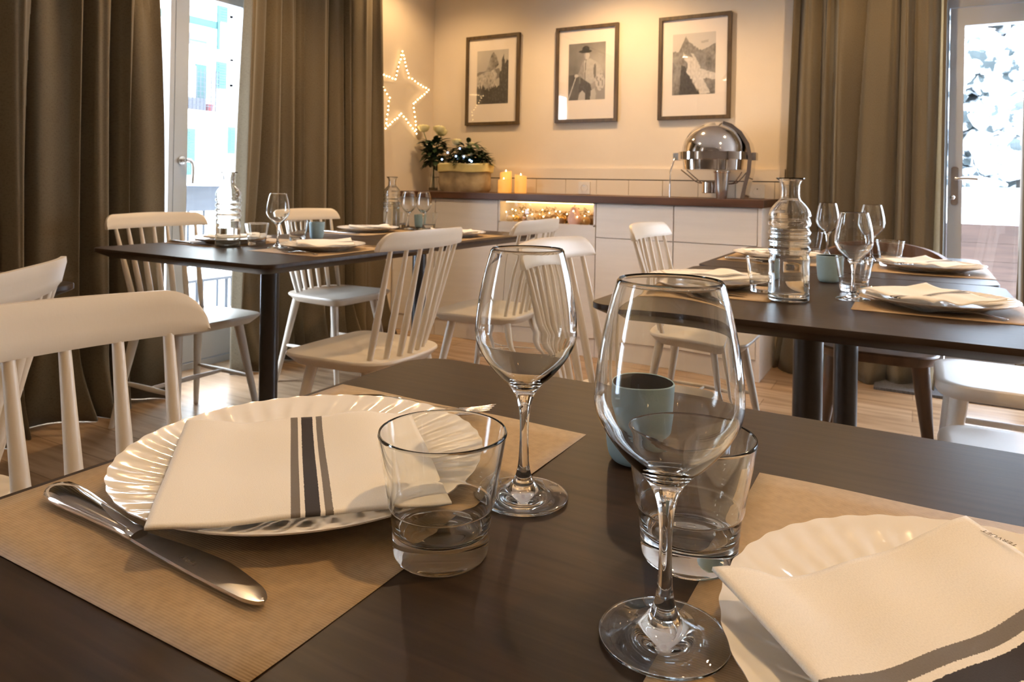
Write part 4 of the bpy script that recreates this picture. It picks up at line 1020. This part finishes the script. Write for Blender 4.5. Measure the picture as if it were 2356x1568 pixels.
# ---- cutlery
def knife_parts(root):
    # along +x: handle end at 0, tip at .272
    bm = BM(); st = [(0, .001, .0070, .0030), (.003, .0085, .0072, .0048), (.010, .0125, .0074, .0060), (.024, .0138, .0072, .0062), (.045, .0124, .0068, .0058), (.075, .0096, .0062, .0050), (.105, .0074, .0056, .0044), (.118, .0070, .0052, .0042), (.124, .0078, .0054, .0044), (.130, .0066, .0052, .0034)]
    rr_ = []
    for x, wy, zc, hz in st: rr_.append([(x, wy*math.cos(2*PI*k/20), zc+hz*math.sin(2*PI*k/20)) for k in range(20)])
    loftrings(bm, rr_, True, True); obj('handle', bm, M_steel, root)
    bm = BM(); up, lo = [], []
    N = 70
    for k in range(N+1):
        t_ = k/N; x = .128+.144*t_; back = -.0064 - .0015*math.sin(t_*3) ; edge = .0064+.0092*math.sin(min(1, t_*1.0)*PI*.80)**1.2 - .0045*max(0, t_-.6)/.4
        if t_ > .88:
            q = (t_-.88)/.12; m_ = (edge*.45+back*.55); f_ = math.sqrt(max(0, 1-q*q)); edge = m_+(edge-m_)*f_; back = m_+(back-m_)*f_
        up.append((x, back)); lo.append((x, edge))
    V = []
    for (x, b_), (_, e) in zip(up, lo):
        V.append([bm.verts.new((x, b_, .0058)), bm.verts.new((x, b_, .0036)), bm.verts.new((x, e, .0038)), bm.verts.new((x, e, .0045)), bm.verts.new((x, (b_+e)/2, .0058))])
    for A, B in zip(V, V[1:]):
        for k in range(5): bm.faces.new((A[k], A[(k+1) % 5], B[(k+1) % 5], B[k]))
    bm.faces.new(V[0][::-1]); bm.faces.new(V[-1]); bl = obj('blade', bm, M_blade, root)
    return bl
def fork_parts(root):
    # along +x: handle end 0, tines end .205; arches up
    def zc(x): 
        t_ = x/.205; return .0022 + .008*math.sin(min(1, t_/.72)*PI)**1.5*(t_ > 0) * (1 if t_ < .72 else 1) + (.0 if t_ < .72 else .011*((t_-.72)/.28)**1.6)
    bm = BM(); st = []
    for k in range(31):
        t_ = k/30; x = .135*t_; w_ = .0095*(1-.60*min(1, t_*1.15)) if t_ > .06 else .0095*math.sqrt(max(0, 1-((.06-t_)/.06)**2))*.97+.0005
        if t_ > .88: w_ = w_ + (.0105-w_)*((t_-.88)/.12)**2
        st.append((x, w_, zc(x), .0014))
    for k in range(1, 9):
        x = .135+.030*k/8; st.append((x, .0105+.0025*math.sin(k/8*PI/2), zc(x), .0010))
    rr_ = [[(x, w_*math.cos(2*PI*k/12), z+h*math.sin(2*PI*k/12)) for k in range(12)] for x, w_, z, h in st]
    loftrings(bm, rr_, True, True); obj('handle', bm, M_steel, root)
    for q in (-.0105, -.0035, .0035, .0105):
        bm = BM(); pts = [(.160+.045*k/8, q, zc(.160+.045*k/8)) for k in range(9)]; tube(bm, pts, [.0019]*6+[.0017, .0014, .0008], 8, flat=.6); obj('tine', bm, M_steel, root, True)
def cut(fn, name, items, group):
    first = None
    for x, y, x2, y2, lb in items:
        rz = math.atan2(y2-y, x2-x)
        if first is None: first = thing(name, lb, name, (x, y, ZM+.0014), rz, group); r_ = fn(first); ret = r_
        else: dup(first, (x, y, ZM+.0014), rz, lb)
    return ret
blade = cut(knife_parts, 'knife', [(-.617, .330, -.345, .311, 'polished table knife on the left foreground placemat'), (-.052, .603, .21, .596, 'table knife almost hidden behind the right foreground plate'),
    (-.625, 1.790, -.36, 1.790, 'table knife before the plate behind the right wine glass rim'), (-.120, 2.105, .145, 2.105, 'table knife behind the plate on the window side of the nearer right table'),
    (-.61, 2.675, -.345, 2.675, 'table knife in front of the plate on the farther right table, aisle side'), (-2.640, 1.848, -2.375, 1.848, 'table knife beside the left carafe plate'), (-2.655, 2.70, -2.39, 2.70, 'table knife on the farther left table, window side'),
    (-2.13, 2.235, -1.865, 2.235, 'table knife behind the aisle-side plate of the left table')], 'table knives')
text('Alteska', .0058, mat('etched_grey', (.10, .08, .06), .5, nscale=80, namp=.2), blade, Matrix.Translation((.196, .0015, .00587)) @ Matrix.Rotation(PI*0, 4, 'Z') @ Matrix.Scale(-1, 4, (0, 1, 0)) if False else Matrix.Translation((.192, -.0005, .00588)))
cut(fork_parts, 'fork', [(-.612, .652, -.404, .694, 'steel fork behind the left foreground plate, its tines lifting off the placemat'), (.170, 1.792, -.040, 1.815, 'steel fork in front of the plate on the window side of the nearer right table'),
    (.150, 2.668, -.060, 2.69, 'steel fork in front of the plate on the window side of the farther right table'), (-1.83, 1.855, -2.04, 1.862, 'steel fork in front of the aisle-side plate of the left table'),
    (-.60, 2.125, -.39, 2.14, 'steel fork behind the aisle-side plate of the nearer right table'), (-1.85, 2.745, -2.06, 2.750, 'steel fork on the farther left table, aisle side')], 'steel forks')

# ------------------------------------------------------------------ outside, left: terrace and building
bm = BM(); n = 30; V = []
for j in range(n+1):
    V.append([bm.verts.new((-70+66.48*i/n, -30+90*j/n, -.10 + .05*noise.noise(Vector((i*.6, j*.6, 0))) - (1.6 if i < 24 else 0))) for i in range(n+1)])
for j in range(n):
    for i in range(n): bm.faces.new((V[j][i], V[j][i+1], V[j+1][i+1], V[j+1][i])).smooth = True
tag(obj('snowy_ground', bm, M_snow), 'snow-covered ground outside the left terrace door', 'snow', kind='stuff')
M_pan = mat('grey_fence_board', (.026, .030, .036), .7, nscale=8, namp=.15, stretch=(1, .3, 3))
M_rail = mat('dark_railing_metal', (.010, .013, .017), .5, nscale=30, namp=.1)
root = thing('terrace_railing', 'grey terrace railing capped with snow outside the left door', 'railing', (-5.2, 3.6, -.1))
bm = BM(); box(bm, -.02, .02, -2.2, 2.2, .84, 1.05); box(bm, -.02, .02, -2.2, 2.2, .50, .53); bevel(bm, .004); obj('board', bm, M_pan, root)
bm = BM(); prism(bm, rrect(-.09, .09, -2.2, 2.2, .05), 1.051, 1.135); bevel(bm, .03, 3); o = obj('snow_cap', bm, M_snow, root, True); o['label'] = 'thick cap of snow'
bm = BM(); tube(bm, [(0, -2.15, 0), (0, -2.15, .84)], .012, 8); b0 = obj('bar', bm, M_rail, root)
for k in range(1, 30):
    o = b0.copy(); COL.objects.link(o); o.parent = root; o.location = (0, .147*k, 0)
root = thing('garden_bench', 'dark metal bench with snow on its seat outside the left door', 'bench', (-4.7, 3.65, -.1))
bm = BM(); box(bm, -.2, .2, -.42, .42, .36, .38); bevel(bm, .003); obj('seat', bm, M_rail, root)
bm = BM(); box(bm, -.19, .19, -.41, .41, .381, .425); bevel(bm, .02, 3); obj('snow_layer', bm, M_snow, root, True)
for sx_ in (-.17, .17):
    for yy in (-.38, 0, .38):
        bm = BM(); tube(bm, [(sx_, yy, 0), (sx_, yy, .36)], .014, 10); obj('leg', bm, M_rail, root)
# building
root = thing('apartment_building', 'cream apartment building with turquoise shutters and balconies across the street', 'building', (-16, 12, -1.7)); OX, OY, OZ = -16, 12, -1.7
M_cream = mat('cream_render', (.80, .76, .66), .9, nscale=1, namp=.04); M_teal = mat('turquoise_paint', (.014, .058, .055), .7, nscale=3, namp=.1); M_teal2 = mat('deep_turquoise_paint', (.006, .038, .034), .7, nscale=3, namp=.1)
def lb_(x0, x1, y0, y1, z0, z1, name, m, par=None):
    bm = BM(); box(bm, x0, x1, y0-OY, y1-OY, z0-OZ, z1-OZ); return obj(name, bm, m, par or root)
lb_(-6, 0, 4.0, 17, -1.7, 14, 'wall', M_cream)
def shut(y0, y1, z0, z1, m=M_teal):
    bm = BM(); box(bm, 0.01, .06, y0-OY, y1-OY, z0-OZ, z1-OZ); k = z0+.06
    while k < z1-.06: box(bm, .06, .075, y0-OY+.04, y1-OY-.04, k-OZ, k-OZ+.03); k += .07
    obj('shutter', bm, m, root)
def win(y0, y1, z0, z1):
    bm = BM(); box(bm, .01, .07, y0-OY, y0-OY+.06, z0-OZ, z1-OZ); box(bm, .01, .07, y1-OY-.06, y1-OY, z0-OZ, z1-OZ); box(bm, .01, .07, y0-OY, y1-OY, z0-OZ, z0-OZ+.06); box(bm, .01, .07, y0-OY, y1-OY, z1-OZ-.06, z1-OZ)
    f = obj('window', bm, M_upvc, root); bm = BM(); box(bm, .01, .03, y0-OY+.06, y1-OY-.06, z0-OZ+.06, z1-OZ-.06); obj('pane', bm, mat('street_window_glass', (.05, .06, .07), .1, nscale=4, namp=.1), f)
shut(12.43, 12.74, 3.36, 4.07); shut(12.43, 12.74, 5.12, 5.86); shut(12.83, 13.14, 1.67, 2.39); shut(11.60, 11.83, .95, 2.26)
win(12.87, 13.18, 3.46, 4.19); win(12.84, 13.14, 5.28, 6.0)
lb_(.01, .05, 11.81, 12.13, 2.70, 3.91, 'balcony_door', M_teal2); lb_(.01, .06, 11.2, 11.80, 2.70, 3.84, 'balcony_shutter', M_snow)
for z, nm in ((2.60, 1), (4.20, 2)):
    bm = BM(); box(bm, 0, .36, 10.2-OY, 12.29-OY, z-OZ, z+.10-OZ)
    s_ = obj('balcony', bm, M_cream, root); bm = BM(); m_ = M_rail if nm == 1 else M_teal2
    for k in range(20): box(bm, .33, .345, 10.22+.108*k-OY, 10.235+.108*k-OY, z+.1-OZ, z+1.15-OZ) if nm == 1 else None
    for k in range(8 if nm == 1 else 3): box(bm, .33, .35, 10.2-OY, 12.28-OY, z+.22+(.12 if nm == 1 else .4)*k-OZ, z+.235+(.12 if nm == 1 else .4)*k-OZ)
    if nm == 2: box(bm, .31, .33, 10.2-OY, 12.28-OY, z+.64-OZ, z+.82-OZ); box(bm, .31, .36, 12.20-OY, 12.28-OY, z+.1-OZ, z+1.4-OZ)
    for k in range(3): box(bm, .1*k+.04, .1*k+.055, 12.26-OY, 12.28-OY, z+.1-OZ, z+1.15-OZ)
    obj('balcony_railing', bm, m_, s_)
    lb_(.24, .28, 11.0, 11.95, z+.1, z+.42, 'balcony_screen', mat('pale_grey_screen', (.06, .06, .07), .8, nscale=3, namp=.05), s_)
root2 = thing('flower_pot', 'red flower pot on the lower balcony of the cream building', 'pot', (-15.82, 12.12, 2.70))
bm = BM(); lathe(bm, [(0, 0), (.09, 0), (.12, .19), (.125, .20), (.11, .20), (.08, .02), (0, .02)], 20); obj('pot', bm, mat('red_plastic', (.10, .008, .010), .5, nscale=8, namp=.1), root2, True)
bm = BM(); ball(bm, (0, 0, .19), .10, 14, (1, 1, .35)); obj('snow_top', bm, M_snow, root2, True)

# outside, right: fence, snow, trees
bm = BM(); V = []
for j in range(n+1):
    y = 4.66+60*(j/n)**1.5
    V.append([bm.verts.new((-2.9+35*i/n, y, -.12+.06*noise.noise(Vector((i*.5, j*.5, 5)))+max(0, (y-8.5))*.16)) for i in range(n+1)])
for j in range(n):
    for i in range(n): bm.faces.new((V[j][i], V[j][i+1], V[j+1][i+1], V[j+1][i])).smooth = True
tag(obj('snowy_slope', bm, M_snow), 'snow-covered slope outside the right glazed door', 'snow', kind='stuff')
root = thing('wooden_fence', 'brown plank fence capped with deep snow outside the right door', 'fence', (.6, 7.0, -.1))
bm = BM()
for k in range(5): box(bm, -1.6, 2.2, 0, .03, .10+.15*k, .2485+.15*k)
bevel(bm, .004, 1); obj('planks', bm, mat('weathered_brown_plank', (.060, .034, .024), .8, nscale=7, namp=.35, stretch=(.3, 1, 4)), root)
for k in range(4):
    bm = BM(); box(bm, -1.5+1.2*k, -1.42+1.2*k, .031, .11, 0, .86); obj('post', bm, M_walnut, root)
bm = BM(); prism(bm, rrect(-1.65, 2.25, -.28, .55, .12), .861, 1.15); bevel(bm, .08, 4); o = obj('snow_cap', bm, M_snow, root, True); o['label'] = 'deep rounded cap of snow'
def snow_mat():
    m = bpy.data.materials.new('snow_laden_foliage'); m.use_nodes = True; N, L = nodes_of(m); b = N['Principled BSDF']
    t = N.new('ShaderNodeTexCoord'); n_ = N.new('ShaderNodeTexNoise'); n_.inputs['Scale'].default_value = 4.5; n_.inputs['Detail'].default_value = 6; L.new(t.outputs['Object'], n_.inputs['Vector'])
    r = N.new('ShaderNodeValToRGB'); L.new(n_.outputs['Fac'], r.inputs[0]); E = r.color_ramp.elements; E[0].position = .42; E[0].color = (.030, .040, .040, 1); E[1].position = .54; E[1].color = (.9, .93, .95, 1)
    L.new(r.outputs[0], b.inputs['Base Color']); b.inputs['Roughness'].default_value = .9; return m
M_sf = snow_mat()
def tree(x, y, h, r, seed, label):
    root = thing('snowy_tree', label, 'tree', (x, y, -.1+max(0, y-8.5)*.16), 0, 'snow-laden trees outside the right door'); rr = random.Random(seed)
    bm = BM(); tube(bm, [(0, 0, 0), (.03, 0, h*.4), (0, .02, h*.8)], [.09, .07, .03], 10); obj('trunk', bm, mat('dark_bark', (.022, .020, .018), .9, nscale=20, namp=.4), root)
    bm = BM()
    for k in range(60):
        t_ = rr.random(); a = rr.uniform(0, 6.28); q = r*(1-t_*.75)*rr.uniform(.3, 1); s = r*rr.uniform(.16, .30)
        n0 = len(bm.verts); ball(bm, (q*math.cos(a), q*math.sin(a), h*(.18+.82*t_)), s, 16, (1, 1, .62)); bm.verts.ensure_lookup_table()
        for v in bm.verts[n0:]: v.co += v.co.normalized()*0 + Vector((noise.noise(v.co*7), noise.noise(v.co*7+Vector((9, 0, 0))), noise.noise(v.co*7+Vector((0, 9, 0)))))*s*.5
    obj('crown', bm, M_sf, root)
for i, (x, y, h, r) in enumerate([(.95, 9.2, 2.0, .75), (.15, 10.0, 2.4, .9), (1.9, 10.2, 3.0, 1.1), (.9, 12.5, 4.2, 1.4), (2.8, 13.5, 5.0, 1.6), (-.6, 13, 4.6, 1.5)]):
    tree(x, y, h, r, i+20, ['low snow-laden bush-like tree right behind the fence', 'snow-laden tree left behind the fence', 'snow-laden tree at the right edge of the door glass', 'tall snow-laden tree in the middle distance', 'tall snow-laden tree farthest right', 'tall snow-laden tree hidden mostly by the olive curtain'][i])
